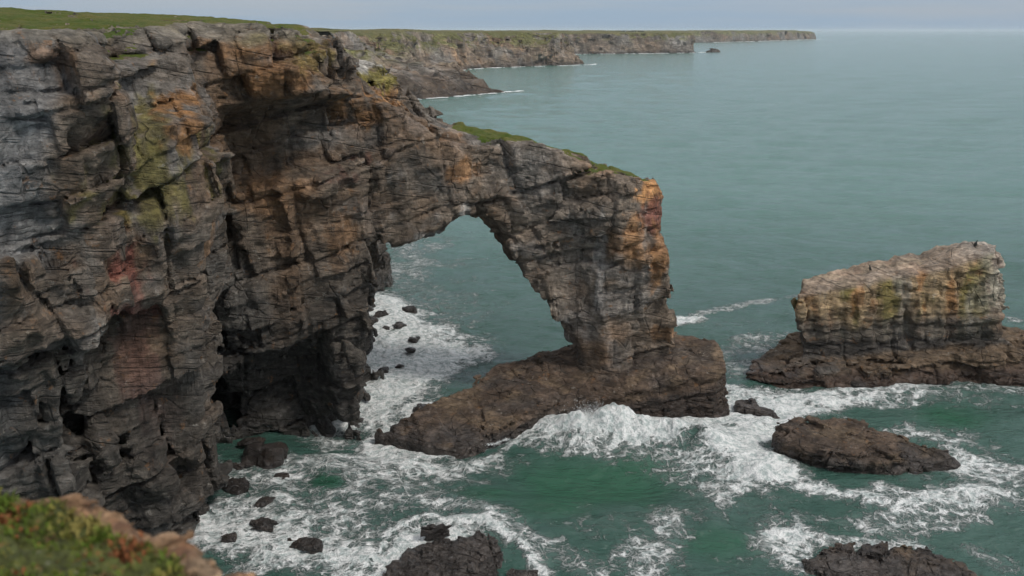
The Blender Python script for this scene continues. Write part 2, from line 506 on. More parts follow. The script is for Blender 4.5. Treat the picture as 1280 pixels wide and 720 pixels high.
M3 = [(-2, [(-14.2, 88.5), (-20, 87.2), (-29, 82), (-45, 78), (-75, 78), (-75, 170), (-30, 170), (-19.5, 132), (-19.0, 110), (-15.5, 96)]),
      (9, [(-14.6, 88.4), (-20, 85.6), (-29, 81), (-45, 78), (-75, 78), (-75, 170), (-30, 170), (-20.5, 132), (-19.8, 110), (-17.0, 97)]),
      (17, [(-13.2, 88.2), (-20, 84.0), (-28, 80), (-45, 77), (-75, 77), (-75, 170), (-30, 170), (-22.5, 132), (-20.5, 110), (-17.5, 97)]),
      (25, [(-12.0, 88.0), (-18, 83.4), (-27, 80), (-45, 76), (-75, 76), (-75, 170), (-30, 170), (-24.5, 132), (-20.5, 114), (-16.5, 97)]),
      (26.6, [(-12.2, 90.8), (-18, 87.6), (-27, 83), (-45, 76), (-75, 76), (-75, 170), (-30, 170), (-24.5, 132), (-20.0, 114), (-13.0, 100)]),
      (31.2, [(-13.4, 90.2), (-19, 87.0), (-26, 83.5), (-45, 75), (-75, 75), (-75, 170), (-30, 170), (-26.5, 132), (-22.0, 114), (-15.0, 100)]),
      (32.6, [(-14.2, 82.0), (-18, 79.6), (-25, 77), (-45, 73), (-75, 73), (-75, 170), (-30, 170), (-26.5, 132), (-22.0, 114), (-16.5, 98)]),
      (36.5, [(-14.6, 82.6), (-18, 79.6), (-25.5, 76.0), (-45, 71), (-75, 71), (-75, 170), (-34, 170), (-30.5, 132), (-25.0, 114), (-17.0, 96)]),
      (40, [(-17.0, 85.4), (-20, 82.6), (-26.5, 78), (-45, 73), (-75, 73), (-75, 170), (-38, 170), (-34.5, 132), (-28.0, 114), (-19.0, 96)])]

def XZ(px, py, Y):
    p = PW(px, py, Y); return (p[0], p[2])
ARCH = [XZ(330, 66, 99), XZ(405, 62, 99), XZ(440, 72, 101), XZ(466, 82, 101), XZ(482, 104, 101), XZ(500, 130, 101), XZ(522, 148, 101),
        XZ(560, 159, 101), XZ(620, 165, 101), XZ(660, 169, 101), XZ(700, 181, 101), XZ(760, 201, 100.5), XZ(800, 213, 100),
        XZ(826, 220, 99), XZ(834, 240, 97), XZ(831, 270, 96.5), XZ(836, 300, 96.2), XZ(836, 350, 96.2), XZ(841, 400, 96.2), XZ(846, 440, 96.2),
        (17.2, 2.0), (6.8, 2.0),
        XZ(719, 452, 96.2), XZ(709, 437, 96.2), XZ(702, 420, 96.2), XZ(690, 402, 96.2), XZ(674, 380, 96.2), XZ(655, 350, 96.2),
        XZ(644, 330, 96.2), XZ(630, 308, 96.2), XZ(606, 288, 95.8), XZ(580, 273, 95.3), XZ(556, 277, 94.3), XZ(515, 291, 93), XZ(464, 306, 91),
        XZ(446, 326, 90), (-16.0, 12.0), (-17.0, -2.0), (-27.0, -2.0)]
ATX = [p[0] for p in ARCH[5:14]]; ATZ = [p[1] for p in ARCH[5:14]]
def top_z(x, y):
    return (37.75 + 0.75 * sstep(58, 84, y) + 1.5 * sstep(-25, -52, x) * sstep(50, 90, y)
            - 1.3 * sstep(-20.5, -16.0, x) * sstep(80, 84, y))

def base_main(P):
    x, y, z = P[:, 0], P[:, 1], P[:, 2]
    d = smin(loft(P, M1), loft(P, M2), 1.2)
    d = smin(d, loft(np.stack([x, y, z - 0.15 * (x + 20)], 1), M3), 0.7)
    # roof of the plateau
    d = smax(d, z - top_z(x, y), 0.3)
    # the hollows: cave, and the slot between the two buttresses
    cave = ell(P, (-24.6, 88.0, 1.0), (7.4, 10.5, 13.2), 0.36)
    cave = smin(cave, ell(P, (-28.0, 82.0, 2.0), (4.5, 7.5, 8.0)), 1.0)
    d = smax(d, -cave, 1.0)
    slot = ell(P, (-30.6, 60.8, 17.0), (1.8, 5.0, 17.0), 0.20)
    d = smax(d, -slot, 1.5)
    gul = ell(P, (-26.0, 77.0, 13.0), (2.8, 6.5, 20.0), 0.12)
    d = smax(d, -gul, 1.5)
    # bridge and pier
    a2 = poly_sd(x, z, ARCH) + 0.55 * sstep(-10, -4, x) * sstep(2.5, 5, z)
    yf = 96.2 - 7.2 * sstep(1.0, -15.0, x) + 0.6 * np.sin(x * 0.5)
    yb = 104.6 - 1.0 * sstep(0, 14, x) - 1.4 * sstep(20, 4, z) * sstep(0, 5, x)
    wy = np.maximum(yf - y, y - yb)
    a = smax(a2, wy, 0.7)
    d = smin(d, a, 1.0)
    # outcrop behind the bridge and its low foot
    o = ell(P, (-22.6, 146, 3.0), (3.0, 8, 7.0))
    d = smin(d, o, 1.5)
    return d.astype(f32)

def f_main(P, detail):
    d = base_main(P)
    if detail:
        z = P[:, 2]
        k = sstep(38.4, 37.0, z) * (1 - 0.6 * sstep(-1.6, -0.2, z - np.interp(P[:, 0], ATX, ATZ)) * sstep(-6, -3, P[:, 0]))
        m1 = sstep(-25.0, -26.5, P[:, 0] - (z - 34) * 0.28) * sstep(61, 58, P[:, 1])
        ft = sstep(1, 4, P[:, 0]) * sstep(11, 10, P[:, 0]) * sstep(13, 9, z)
        d = d - rock(P, FR_MAIN, 1.0, low=0.9 - 0.5 * ft, small=(0.62 - 0.3 * m1) * (1 - 0.5 * ft), big=(1.05 - 0.75 * m1) * (1 - 0.6 * ft) * (1 - 0.42 * sstep(-12, -4, P[:, 0])), rib=0.95 + 0.3 * m1, seed=0) * (0.12 + 0.88 * k)
    return d

hm = 0.175 * Q
V, F = mesh_sdf(f_main, (-52, 43, -1.6), (20, 155, 41), hm, margin=3.4)
# drop what lies deep inside the plateau where nothing can be seen of it
N = vert_normals(V, F)
V = V + N * (0.05 * fbm(V, 2.6, 3, 31))[:, None]
FN = face_normals(V, F); FC = V[F].mean(1)
x, y, z = V[:, 0], V[:, 1], V[:, 2]
nz1 = fbm(V, 0.5, 4, 40); nz2 = fbm(V, 0.22, 3, 41)
c = stone_col(V, 0.42)
c = mixc(c, OCHRE * 0.8, 0.3 * sstep(12, 30, z) * sstep(0.0, 0.5, nz2))
m1 = sstep(-24.0, -25.2, x - (z - 34) * 0.28 + 0.5 * nz1) * sstep(60, 58, y)
stv = fbm(np.stack([x, y, z * 0.2], 1), 0.7, 4, 44)
c = mixc(c, np.array([0.198, 0.195, 0.190]), 0.92 * m1)
c = mixc(c, np.array([0.085, 0.085, 0.088]), 0.6 * m1 * sstep(0.15, 0.6, stv))          # grey buttress
for (px, py, Y, r, rz, colr, s) in [
        (160, 320, 63, 1.3, 3.6, RED * 1.5, 1.0), (176, 372, 63.5, 1.0, 1.8, RED * 1.3, 0.95), (170, 440, 64, 1.3, 6, RED, 0.5), (190, 500, 65, 1.2, 5, RED, 0.4),
        (185, 190, 64, 2.8, 3.8, GREEN, 0.62), (200, 235, 64, 2.2, 2.8, GREEN, 0.6), (160, 160, 64, 2.2, 1.8, GREEN, 0.5),
        (232, 165, 65, 1.0, 1.8, OCHRE, 0.9), (220, 128, 67, 1.4, 0.9, OCHRE, 1.0), (345, 95, 80, 3.0, 1.6, OCHRE, 0.75),
        (330, 60, 82, 6.0, 0.9, OCHRE, 0.6), (60, 75, 53, 1.2, 1.4, OCHRE, 0.55), (390, 55, 84, 2.5, 2.0, GREEN, 0.6),
        (445, 130, 95, 3.4, 2.4, OCHRE, 0.85), (478, 118, 97, 2.2, 1.1, OCHRE * 1.35, 0.9), (474, 98, 100, 2.0, 2.4, GREEN * 1.5, 0.95),
        (455, 80, 101, 1.8, 0.7, WHITE, 0.9), (463, 195, 92, 1.4, 1.2, RED * 0.9, 0.5), (430, 215, 90, 2.5, 0.8, RED * 0.9, 0.4),
        (580, 212, 96, 1.6, 1.0, OCHRE, 0.7), (430, 300, 88, 1.6, 2.5, OCHRE, 0.5), (330, 240, 83, 3, 2.5, OCHRE, 0.4),
        (818, 235, 96, 2.1, 2.0, OCHRE * 1.75, 1.0), (820, 270, 96, 1.5, 2.2, RED * 1.15, 0.85), (790, 300, 96, 1.7, 2.6, OCHRE, 0.6),
        (825, 320, 96, 1.0, 3.0, OCHRE, 0.75), (750, 330, 96, 0.7, 5, PALE * 1.15, 0.8), (640, 230, 96, 3, 2.4, GREY * 0.8, 0.5),
        (830, 420, 96, 1.5, 1.0, OCHRE, 0.5), (540, 290, 94, 2.2, 0.5, PALE * 1.3, 0.8), (582, 262, 95.5, 0.7, 0.9, PALE * 1.4, 0.8)]:
    c = mixc(c, colr, s * spot(V, px, py, Y, r, nz1, rz))
rim = sstep(36.8, 38.0, z + 0.5 * nz1)
c = mixc(c, np.array([0.21, 0.185, 0.145]), 0.75 * rim)
c = mixc(c, GREEN, 0.55 * rim * sstep(0.1, 0.6, nz2))
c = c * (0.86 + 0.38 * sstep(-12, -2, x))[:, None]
# algae and tide stain low on the walls, then shade painted into the colour
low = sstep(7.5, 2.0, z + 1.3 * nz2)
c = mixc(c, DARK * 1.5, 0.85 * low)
c = mixc(c, DARK * 0.6, 0.95 * sstep(1.2, -0.3, ell(V, (-24.5, 85.5, 1.0), (9.0, 10.5, 11.5), 0.35)))  # cave gloom deepened by painting its shade into the rock colour
c = mixc(c, GREY * 0.36, 0.80 * sstep(25, 8, z + 3 * nz2) * sstep(2, -2, x + 10))  # lower left walls: gully shade painted in together with dark wet lichen
wetv = sstep(4.0, 0.5, z + nz1)
# split the skin: turf on the plateau, turf strip on the bridge, bridge rock, cliff rock
fcn = fbm(FC, 0.45, 3, 50)
inl = evalf(lambda p: smin(smin(loft(p, M1), loft(p, M2), 1.0), loft(p, M3), 1.0), FC)
fx, fy, fz = FC[:, 0], FC[:, 1], FC[:, 2]
is_turf = (FN[:, 2] > 0.6) & (fz > 36.0) & (inl < -1.0 - 1.0 * fcn - 0.5 * sstep(-25, -20, fx)) 
tt = sstep(-6.2, -2.0, fx) * sstep(15.0, 11.5, fx)
is_aturf = (FN[:, 2] > 0.42) & (fx > -6) & (fx < 14.0) & (fz > np.interp(fx, ATX, ATZ) - 1.6) & (fy > 97.0 + 0.9 * fcn + 2.5 * (1 - tt))
is_arch = (fx > -12.4 + 0.35 * fcn + 0.05 * (fz - 20)) & (fz > 3) & (fy > 86) & ~is_aturf
vm_t = make_obj('clifftop_turf', V, F[is_turf], M_TURF, smooth=True)
tag(vm_t, 'short green turf covering the top of the tall cliff', 'turf', kind='stuff')
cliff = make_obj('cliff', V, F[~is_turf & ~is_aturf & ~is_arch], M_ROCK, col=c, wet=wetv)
tag(cliff, 'tall layered grey and rust brown sea cliff with a dark cave at its foot', 'cliff', kind='structure')
arch = bpy.data.objects.new('sea_arch', None); COL.objects.link(arch)
arch.location = (0, 0, 0)
tag(arch, 'natural rock arch reaching from the cliff over the sea to a leaning pier', 'rock arch')
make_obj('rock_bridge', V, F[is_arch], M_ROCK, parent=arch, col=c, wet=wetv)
make_obj('turf_cap', V, F[is_aturf], M_TURF, parent=arch, smooth=True)
del V, F, N, FN, FC

# plateau beyond the meshed cliff
gx = np.concatenate([np.linspace(-900, -60, 40), np.linspace(-56, -46, 6)])
gy = np.concatenate([np.linspace(20, 160, 50), np.linspace(175, 900, 40)])
X, Y_ = np.meshgrid(gx, gy, indexing='ij')
Pp = np.stack([X.ravel(), Y_.ravel(), X.ravel() * 0], 1).astype(f32)
Z = top_z(Pp[:, 0], np.clip(Pp[:, 1], 0, 90)) - 0.12 + 0.35 * fbm(Pp, 0.05, 3, 60) - 0.006 * np.clip(Pp[:, 1] - 150, 0, 600)
Pp[:, 2] = Z
ny = len(gy)
ii, jj = np.meshgrid(np.arange(len(gx) - 1), np.arange(ny - 1), indexing='ij')
b0 = (ii * ny + jj).ravel()
FF = np.stack([b0, b0 + ny, b0 + ny + 1, b0 + 1], 1)
keepf = Pp[FF].mean(1)
FF = FF[(keepf[:, 1] > 46) & (keepf[:, 0] < -47) & (keepf[:, 0] < -0.12 * keepf[:, 1] - 36)]
tag(make_obj('ground', Pp, FF, M_TURF, smooth=True), 'grassy plateau behind the cliff edge', None, kind='structure')

# ================================================================== ROCKS IN THE SEA
def rock_body(name, f, lo, hi, h, mat, colf, parent=None, margin=1.6, splitf=None):
    V, F = mesh_sdf(f, lo, hi, h * Q, margin=margin)
    N = vert_normals(V, F)
    V = V + N * (0.035 * fbm(V, 3.1, 3, 33))[:, None]
    c, w = colf(V)
    if splitf is None:
        return make_obj(name, V, F, mat, parent=parent, col=c, wet=w)
    return V, F, c, w

def tidal_col(V, wetz=2.0, seed=0, bright=1.0):
    n1 = fbm(V, 0.5, 4, 70 + seed); n2 = fbm(V, 0.2, 3, 71 + seed)
    c = mixc(np.tile(TIDAL * bright, (len(V), 1)), np.array([0.118, 0.084, 0.055]) * bright, sstep(-0.1, 0.6, n1))
    c = mixc(c, DARK * 1.3, 0.9 * sstep(wetz + 0.5, wetz - 0.8, V[:, 2] + 0.6 * n1))
    c = mixc(c, DARK * 1.8, 0.6 * sstep(0.1, 0.6, n2))
    return c, sstep(wetz + 1, wetz - 1, V[:, 2] + 0.5 * n1)

SHELF_U = [(-5.0, 96.5), (-2, 92.5), (5, 91.6), (13, 92.2), (20.6, 92.6), (22.0, 93.6), (22.2, 99), (18, 103.5), (6, 105), (-2, 101.5)]
SHELF_L = [(-13, 87.6), (-8, 85.0), (-5, 84.2), (-1, 86.4), (3, 89.8), (6, 93), (-1, 98.5), (-8, 93)]
FR_SH = frame((-0.17, -0.26, 1.0), 0.35)
def f_shelf(P, detail):
    x, y, z = P[:, 0], P[:, 1], P[:, 2]
    off = np.clip(z, -2, 6) * 0.25
    top = 5.6 + 0.17 * (x - 21) + 0.26 * (y - 94.5) - 0.35 * np.clip(y - 100, 0, 10)
    a = smax(poly_sd(x, y, SHELF_U) + off * 0.4, z - top, 0.5)
    top2 = 1.5 + 0.07 * (x + 3) + 0.16 * (y - 89)
    b_ = smax(poly_sd(x, y, SHELF_L) + off, z - top2, 0.5)
    d = smin(a, b_, 0.6)
    if detail:
        d = d - 0.8 * rock(P, FR_SH, 0.8, low=0.15, big=0.35, small=0.7, rib=0.05, seed=5, lay=0.8)
    return d.astype(f32)
def col_shelf(V):
    c, w = tidal_col(V, 1.2, bright=1.15)
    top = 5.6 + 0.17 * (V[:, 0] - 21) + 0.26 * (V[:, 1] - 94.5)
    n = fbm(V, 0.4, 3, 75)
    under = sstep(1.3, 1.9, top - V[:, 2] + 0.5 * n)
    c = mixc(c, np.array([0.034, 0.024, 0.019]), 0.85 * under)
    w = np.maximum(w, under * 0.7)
    return c, w
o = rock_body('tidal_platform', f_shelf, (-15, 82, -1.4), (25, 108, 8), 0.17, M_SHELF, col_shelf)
tag(o, 'long sloping brown slab of rock carrying the pier of the arch', 'rock platform')

BLK = [(2, [(33.2, 106.0), (40, 105.2), (47, 104.8), (54.2, 105.2), (56.4, 109), (54, 114), (44, 114.5), (34.5, 111.5)]),
       (8, [(32.0, 105.4), (40, 105.4), (47, 105.0), (53.8, 105.4), (56.0, 109), (53.5, 113.5), (44, 113.5), (34, 111)]),
       (14, [(31.6, 105.3), (40, 106.2), (47, 105.9), (53.2, 106.4), (55.0, 109), (53, 112.5), (44, 112), (33.5, 108.5)])]
LEDGE = [(26.6, 104.4), (30, 102.4), (36, 100.8), (44, 101.8), (50, 102.8), (60, 102.2), (74, 103), (74, 110), (60, 115), (45, 117), (33, 113.5), (28, 108)]
FR_ST = frame((-0.10, -0.06, 1.0), 0.15)
def stack_top(x): return 9.5 + 0.19 * (x - 32) + 0.7 * sstep(48, 53, x)
def f_stack(P, detail):
    x, y, z = P[:, 0], P[:, 1], P[:, 2]
    a = smax(loft(P, BLK), z - stack_top(x) - 0.05 * (y - 106), 0.12)
    lt = 0.35 + 0.125 * np.clip(x - 27, 0, 24) + 0.14 * (y - 104) - 1.6 * sstep(55.5, 58, x)
    b_ = smax(poly_sd(x, y, LEDGE) + 0.3 * z, z - lt, 0.4)
    d = smin(a, b_, 0.5)
    if detail:
        up = sstep(3.5, 5.5, z)
        d = d - rock(P, FR_ST, 0.75, low=0.2, big=0.75, rib=0.2, seed=9, lay=0.5 + 0.5 * (z < 4)) * 0.75 * (1 - 0.85 * sstep(-1.0, -0.2, z - stack_top(x)))
        d = d - 0.55 * up * (0.5 - np.abs(fbm(np.stack([x * 0.55 + z * 0.06, y * 0.3, z * 0.10], 1), 1.0, 3, 12.0)))
        # the hollow in the middle of the face
        d = smax(d, -ell(P, (44.3, 104.8, 5.5), (0.5, 1.1, 2.6), 0.25), 0.4)
    return d.astype(f32)
def col_stack(V):
    x, y, z = V[:, 0], V[:, 1], V[:, 2]
    n1 = fbm(V, 0.5, 4, 80); n2 = fbm(np.stack([x, y, z * 0.25], 1), 0.55, 4, 81); n3 = fbm(np.stack([x, y, z * 0.3], 1), 0.45, 4, 82)
    c = np.tile(np.array([0.30, 0.215, 0.125]), (len(V), 1))
    c = mixc(c, OCHRE * 1.1, 0.9 * sstep(0.05, 0.5, n2))
    c = mixc(c, GREEN * 1.1, 0.8 * sstep(0.1, 0.5, n3))
    c = mixc(c, np.array([0.34, 0.31, 0.26]), 0.6 * sstep(0.2, 0.6, -n2))
    top = stack_top(x)
    c = mixc(c, np.array([0.29, 0.225, 0.175]), 0.8 * sstep(-0.5, 0.1, z - top))
    c = mixc(c, WHITE * 0.85, 0.6 * sstep(50, 54.5, x + n1) * sstep(5.5, 9, z))
    lower = sstep(1.6, -0.6, z - (6.3 + 0.02 * (x - 32)) + 1.2 * n1)
    c = mixc(c, GREY * 0.62, 0.85 * lower)
    c = mixc(c, np.array([0.07, 0.062, 0.055]), 0.9 * sstep(4.9, 4.2, z - 0.02 * (x - 40) + 0.4 * n1))
    lt = 0.35 + 0.125 * np.clip(x - 27, 0, 24) + 0.14 * (y - 104)
    led = sstep(0.9, 0.2, z - lt)
    c = c * 1.05
    c = mixc(c, np.array([0.130, 0.092, 0.060]), led)
    c = mixc(c, np.array([0.055, 0.036, 0.027]), 0.9 * sstep(2.1, 1.2, z - 0.02 * (x - 40) + 0.4 * n1))
    return c, sstep(2.2, 0.6, z + 0.3 * n1)
stack = bpy.data.objects.new('sea_stack', None); COL.objects.link(stack)
tag(stack, 'square-topped sea stack with ochre and green stained face standing on a brown ledge', 'sea stack')
V, F, c, w = rock_body('x', f_stack, (24, 98, -1.4), (76, 119, 16.5), 0.19, M_ROCK, col_stack, splitf=True)
fc = V[F].mean(1)
ltc = 0.35 + 0.125 * np.clip(fc[:, 0] - 27, 0, 24) + 0.14 * (fc[:, 1] - 104)
isl = (fc[:, 2] < ltc + 0.7)
make_obj('rock_block', V, F[~isl], M_ROCK, parent=stack, col=c, wet=w)
make_obj('base_ledge', V, F[isl], M_ROCK, parent=stack, col=c, wet=w)

def skerry(name, poly, topf, h, seed, label, cat='rock', wetz=1.5, fr=None, amp=0.75, kk=0.62, bright=1.0, taper=0.2):
    fr = fr or frame((-0.12, -0.3, 1.0), 0.3 + seed)
    xs = [p[0] for p in poly]; ys = [p[1] for p in poly]
    def f(P, detail):
        x, y, z = P[:, 0], P[:, 1], P[:, 2]
        d = smax(poly_sd(x, y, poly) + taper * z, z - topf(x, y), 0.4)
        if detail: d = d - amp * rock(P, fr, kk, low=0.45, big=0.8, small=1.2, rib=0.2, seed=seed, lay=0.6)
        return d.astype(f32)
    o = rock_body(name, f, (min(xs) - 1.5, min(ys) - 1.5, -1.2), (max(xs) + 1.5, max(ys) + 1.5, 5.5), h, M_SHELF, lambda V: tidal_col(V, wetz, seed, bright))
    tag(o, label, cat)
    return f

SK1 = [(23.2, 83.2), (25.8, 80.6), (30, 79.2), (36, 79.0), (39.6, 81.2), (37.5, 84.2), (33, 86), (26.5, 86), (23.8, 85)]
SK2 = [(-9.2, 62), (-9.0, 65.5), (-7.6, 67.6), (-5.6, 68.2), (-2.5, 68.0), (0.2, 66.6), (1.8, 64), (3.0, 61)]
SK3 = [(21.6, 61), (21.8, 65.2), (23.5, 66.4), (28, 66.6), (31.0, 66.2), (32.6, 64.2), (34, 61)]
SK4 = [(23.0, 94.6), (23.4, 96.4), (24.6, 96.8), (26.8, 94.4), (27.0, 92.8), (25.0, 93.0)]
F_ROCKS = [f_shelf, f_stack]
F_ROCKS.append(skerry('skerry', SK1, lambda x, y: 2.5 - 0.012 * (x - 30) ** 2 + 0.16 * (y - 83), 0.14, 2,
       'low brown rock island awash in foam in front of the square-topped stack', bright=0.95))
F_ROCKS.append(skerry('skerry', SK2, lambda x, y: 1.05 - 0.02 * (x + 4) ** 2 + 0.1 * (y - 66), 0.12, 3,
       'nearly black jagged rock ringed by foam below the sloping rock platform', wetz=3.5, kk=0.5, bright=0.6))
F_ROCKS.append(skerry('skerry', SK3, lambda x, y: 0.65 - 0.015 * (x - 28) ** 2 + 0.08 * (y - 66), 0.12, 4,
       'broken brown rock at the bottom edge, nearer than the low rock island', wetz=1.0, kk=0.45))
F_ROCKS.append(skerry('skerry', SK4, lambda x, y: 0.8 - 0.12 * np.abs(x - 24.6), 0.12, 6,
       'small dark rock washed by surf between the pier platform and the stack', wetz=2.0, kk=0.5))

# boulders -------------------------------------------------------------------
def boulder(px, py, rpx, flat, seed, label, group):
    x, y = S(px, py)
    r = ray(px, py); dist = math.sqrt(x * x + y * y + H * H)
    R = (1.25 if group == G1 else 1.6) * rpx * dist / FPX
    rs = np.random.RandomState(seed)
    planes = [(unit(rs.normal(size=3)), rs.uniform(0.55, 0.95)) for _ in range(16)]
    sx, sy, sz = rs.uniform(0.9, 1.15), rs.uniform(0.75, 1.1), flat
    a = rs.uniform(0, 3.1)
    ca, sa = math.cos(a), math.sin(a)
    def f(P, detail):
        p = (P - np.array([x, y, 0.28], f32)) / R
        p = np.stack([(ca * p[:, 0] + sa * p[:, 1]) / sx, (-sa * p[:, 0] + ca * p[:, 1]) / sy, p[:, 2] / sz], 1)
        d = np.linalg.norm(p, axis=1) - 1
        for n, dd in planes: d = smax(d, p @ n.astype(f32) - dd, 0.08)
        d = d * R * min(sy, sz)
        if detail: d = d - 0.10 * R * fbm(P, 1.6 / R, 4, seed * 1.7) - 0.05 * R * hsh(np.floor(P[:, 2] * 3 / R), np.floor(P[:, 0] * 2 / R), np.floor(P[:, 1] * 2 / R))
        return d.astype(f32)
    m = R * 1.35
    V, F = mesh_sdf(f, (x - m, y - m, -0.5 * R), (x + m, y + m, m), max(0.07, R * 0.075), margin=0.5 * R)
    n1 = fbm(V, 0.9, 3, seed)
    c = mixc(np.tile(DARK * 1.1, (len(V), 1)), TIDAL * 0.55, 0.5 * sstep(0.0, 0.6, n1))
    o = make_obj('boulder', V, F, M_BOULD, col=c, wet=np.ones(len(V)), smooth=False)
    # origin at the foot of the boulder
    o.data.transform(__import__('mathutils').Matrix.Translation((-x, -y, 0))); o.location = (x, y, 0)
    tag(o, label, 'boulder', group)
    return (x, y, R)

G1 = 'dark boulders awash below the cave'; G2 = 'dark boulders in the surf behind the arch'
BL = [

    (332, 577, 24, 0.55, 'biggest black boulder awash in front of the cave mouth', G1),
    (292, 613, 17, 0.5, 'round black boulder with foam running over it, left of the middle of the cave pool', G1),
    (331, 633, 11, 0.5, 'small black boulder next below the biggest one in front of the cave', G1),
    (326, 659, 15, 0.4, 'low flat boulder half under foam near the grassy ledge, below the small black one', G1),
    (303, 586, 9, 0.5, 'small boulder close on the left of the biggest boulder at the cave mouth', G1),
    (262, 596, 15, 0.6, 'black boulder in the shadow of the cave floor beside the cliff wall', G1),
    (243, 578, 17, 0.7, 'large dark boulder deepest inside the cave against its left wall', G1),
    (240, 622, 14, 0.6, 'dark boulder at the foot of the red-stained buttress, touching the wall', G1),
    (286, 676, 9, 0.5, 'small boulder nearest to the bare rim of the grassy ledge', G1),
    (383, 688, 17, 0.4, 'ragged low boulder in white foam between the grassy ledge and the black jagged rock', G1),
    (352, 600, 8, 0.4, 'small boulder touching the lower right side of the biggest boulder', G1),
    (316, 556, 12, 0.5, 'dark boulder right under the back wall of the cave', G1),
    (476, 398, 9, 0.55, 'wide dark boulder just below the brightest surf seen through the arch', G2),
    (511, 391, 7, 0.7, 'upright pointed boulder farthest from the cliff among those through the arch', G2),
    (456, 405, 10, 0.7, 'tall boulder leaning on the cliff foot, topmost of three beside the wall', G2),
    (459, 418, 8, 0.7, 'middle one of three boulders beside the wall seen through the arch', G2),
    (453, 433, 11, 0.8, 'reddish lowest one of three boulders beside the wall seen through the arch', G2),
    (483, 413, 5, 0.5, 'little boulder touching the long slanting boulder through the arch', G2),
    (498, 411, 8, 0.45, 'long slanting boulder in the middle of the foam through the arch', G2),
    (517, 427, 5, 0.5, 'small black boulder below the pointed one through the arch', G2),
    (513, 440, 5, 0.45, 'small low boulder just under another small one in the outer foam through the arch', G2),
    (479, 465, 5, 0.45, 'tiny boulder with foam at the front of the surf through the arch', G2),
    (500, 461, 4, 0.5, 'tiny round boulder between foam and platform end through the arch', G2),
    (1068, 485, 11, 0.45, 'small dark boulder lying at the foot of the ledge of the square-topped stack', None),
    (530, 512, 10, 0.4, 'low black boulder behind the thin end of the sloping platform', None),
]
BPOS = [boulder(px, py, r, fl, 100 + i, lab, g) for i, (px, py, r, fl, lab, g) in enumerate(BL)]

# ================================================================== FAR COAST
COAST = [(-150, 470), (-112, 520), (-105, 600), (-97, 700), (-84, 830), (-70, 925), (-45, 1005), (-33, 1040), (17, 1085), (50, 1110), (80, 1140), (88, 1170),
         (70, 1230), (40, 1400), (-100, 1600), (-620, 1600), (-620, 470)]
LOWP = [(-130, 535), (-62, 553), (-38, 585), (-8, 632), (-14, 646), (-40, 690), (-66, 780), (-74, 900), (-130, 900)]
FR_FAR = frame((-0.25, 0.1, 1.0), 0.3)
def far_body(name, f, lo, hi, h, k, label, seed, tint=1.0):
    V, F = mesh_sdf(f, lo, hi, h, margin=8)
    c = stone_col(V, 0.35, seed, k) * 1.5 * tint
    n = fbm(V, 0.012, 4, seed)
    fn = face_normals(V, F); fc = V[F].mean(1); fz = fc[:, 2]
    nf = fbm(fc, 0.012, 4, seed + 3)
    c = mixc(c, DARK * 2.2, 0.8 * sstep(6, 1.5, V[:, 2] + 2 * n))
    lowm = sstep(16, 9, V[:, 2]) * (V[:, 1] < 900)
    c = mixc(c, TIDAL * 0.8, 0.7 * lowm)
    vN = vert_normals(V, F)
    g = sstep(0.45, 0.75, vN[:, 2] + 0.3 * n) * sstep(14, 26, V[:, 2])
    c = mixc(c, np.array([0.15, 0.145, 0.055]), g)
    turf = (fn[:, 2] + 0.2 * nf > 0.72) & (fz > 24)
    root = bpy.data.objects.new(name, None); COL.objects.link(root)
    tag(root, label, 'headland', kind='structure')
    make_obj('rock_face', V, F[~turf], M_FAR, parent=root, col=c, wet=np.zeros(len(V)))
    if turf.any(): make_obj('turf', V, F[turf], M_TURF_FAR, parent=root, smooth=True)

def f_far1(P, detail):
    x, y, z = P[:, 0], P[:, 1], P[:, 2]
    d2 = poly_sd(x, y, COAST) + 9 * fbm(np.stack([x, y, z * 0.3], 1), 0.014, 3, 92)
    slope = 0.55 + 0.35 * fbm(np.stack([x, y, z * 0], 1), 0.006, 2, 90)
    tz = 36.3 + 0.004 * np.clip(-d2, 0, 200) + 4.0 * fbm(np.stack([x, y, z * 0], 1), 0.010, 4, 91)
    cut = sstep(60, 95, x) * 22
    # grassy slope above a lower cliff on the outer part
    gs = sstep(-60, -20, x) * sstep(70, 30, x)
    a = smax(d2 + slope * z, z - tz + cut, 3)
    a = smax(a, (z - 16 - 0.35 * np.clip(-d2 - 8, 0, 200) - 30 * (1 - gs)) * 0.9, 3)
    b_ = smax(poly_sd(x, y, LOWP) + 1.2 * z, z - (7.5 + 0.18 * np.clip(-25 - x, 0, 60)), 2)
    d = smin(a, b_, 3)
    if detail:
        d = d - rock(P, FR_FAR, 4.2, low=1.3, big=0.55, small=0.6, rib=2.5, seed=13) * (0.08 + 0.92 * sstep(37, 30, z))
    return d.astype(f32)
far_body('headland', f_far1, (-330, 478, -4), (120, 1330, 44), 2.4, 5.0, 'near side of the bay with a brown low promontory below grassy cliffs', 90)

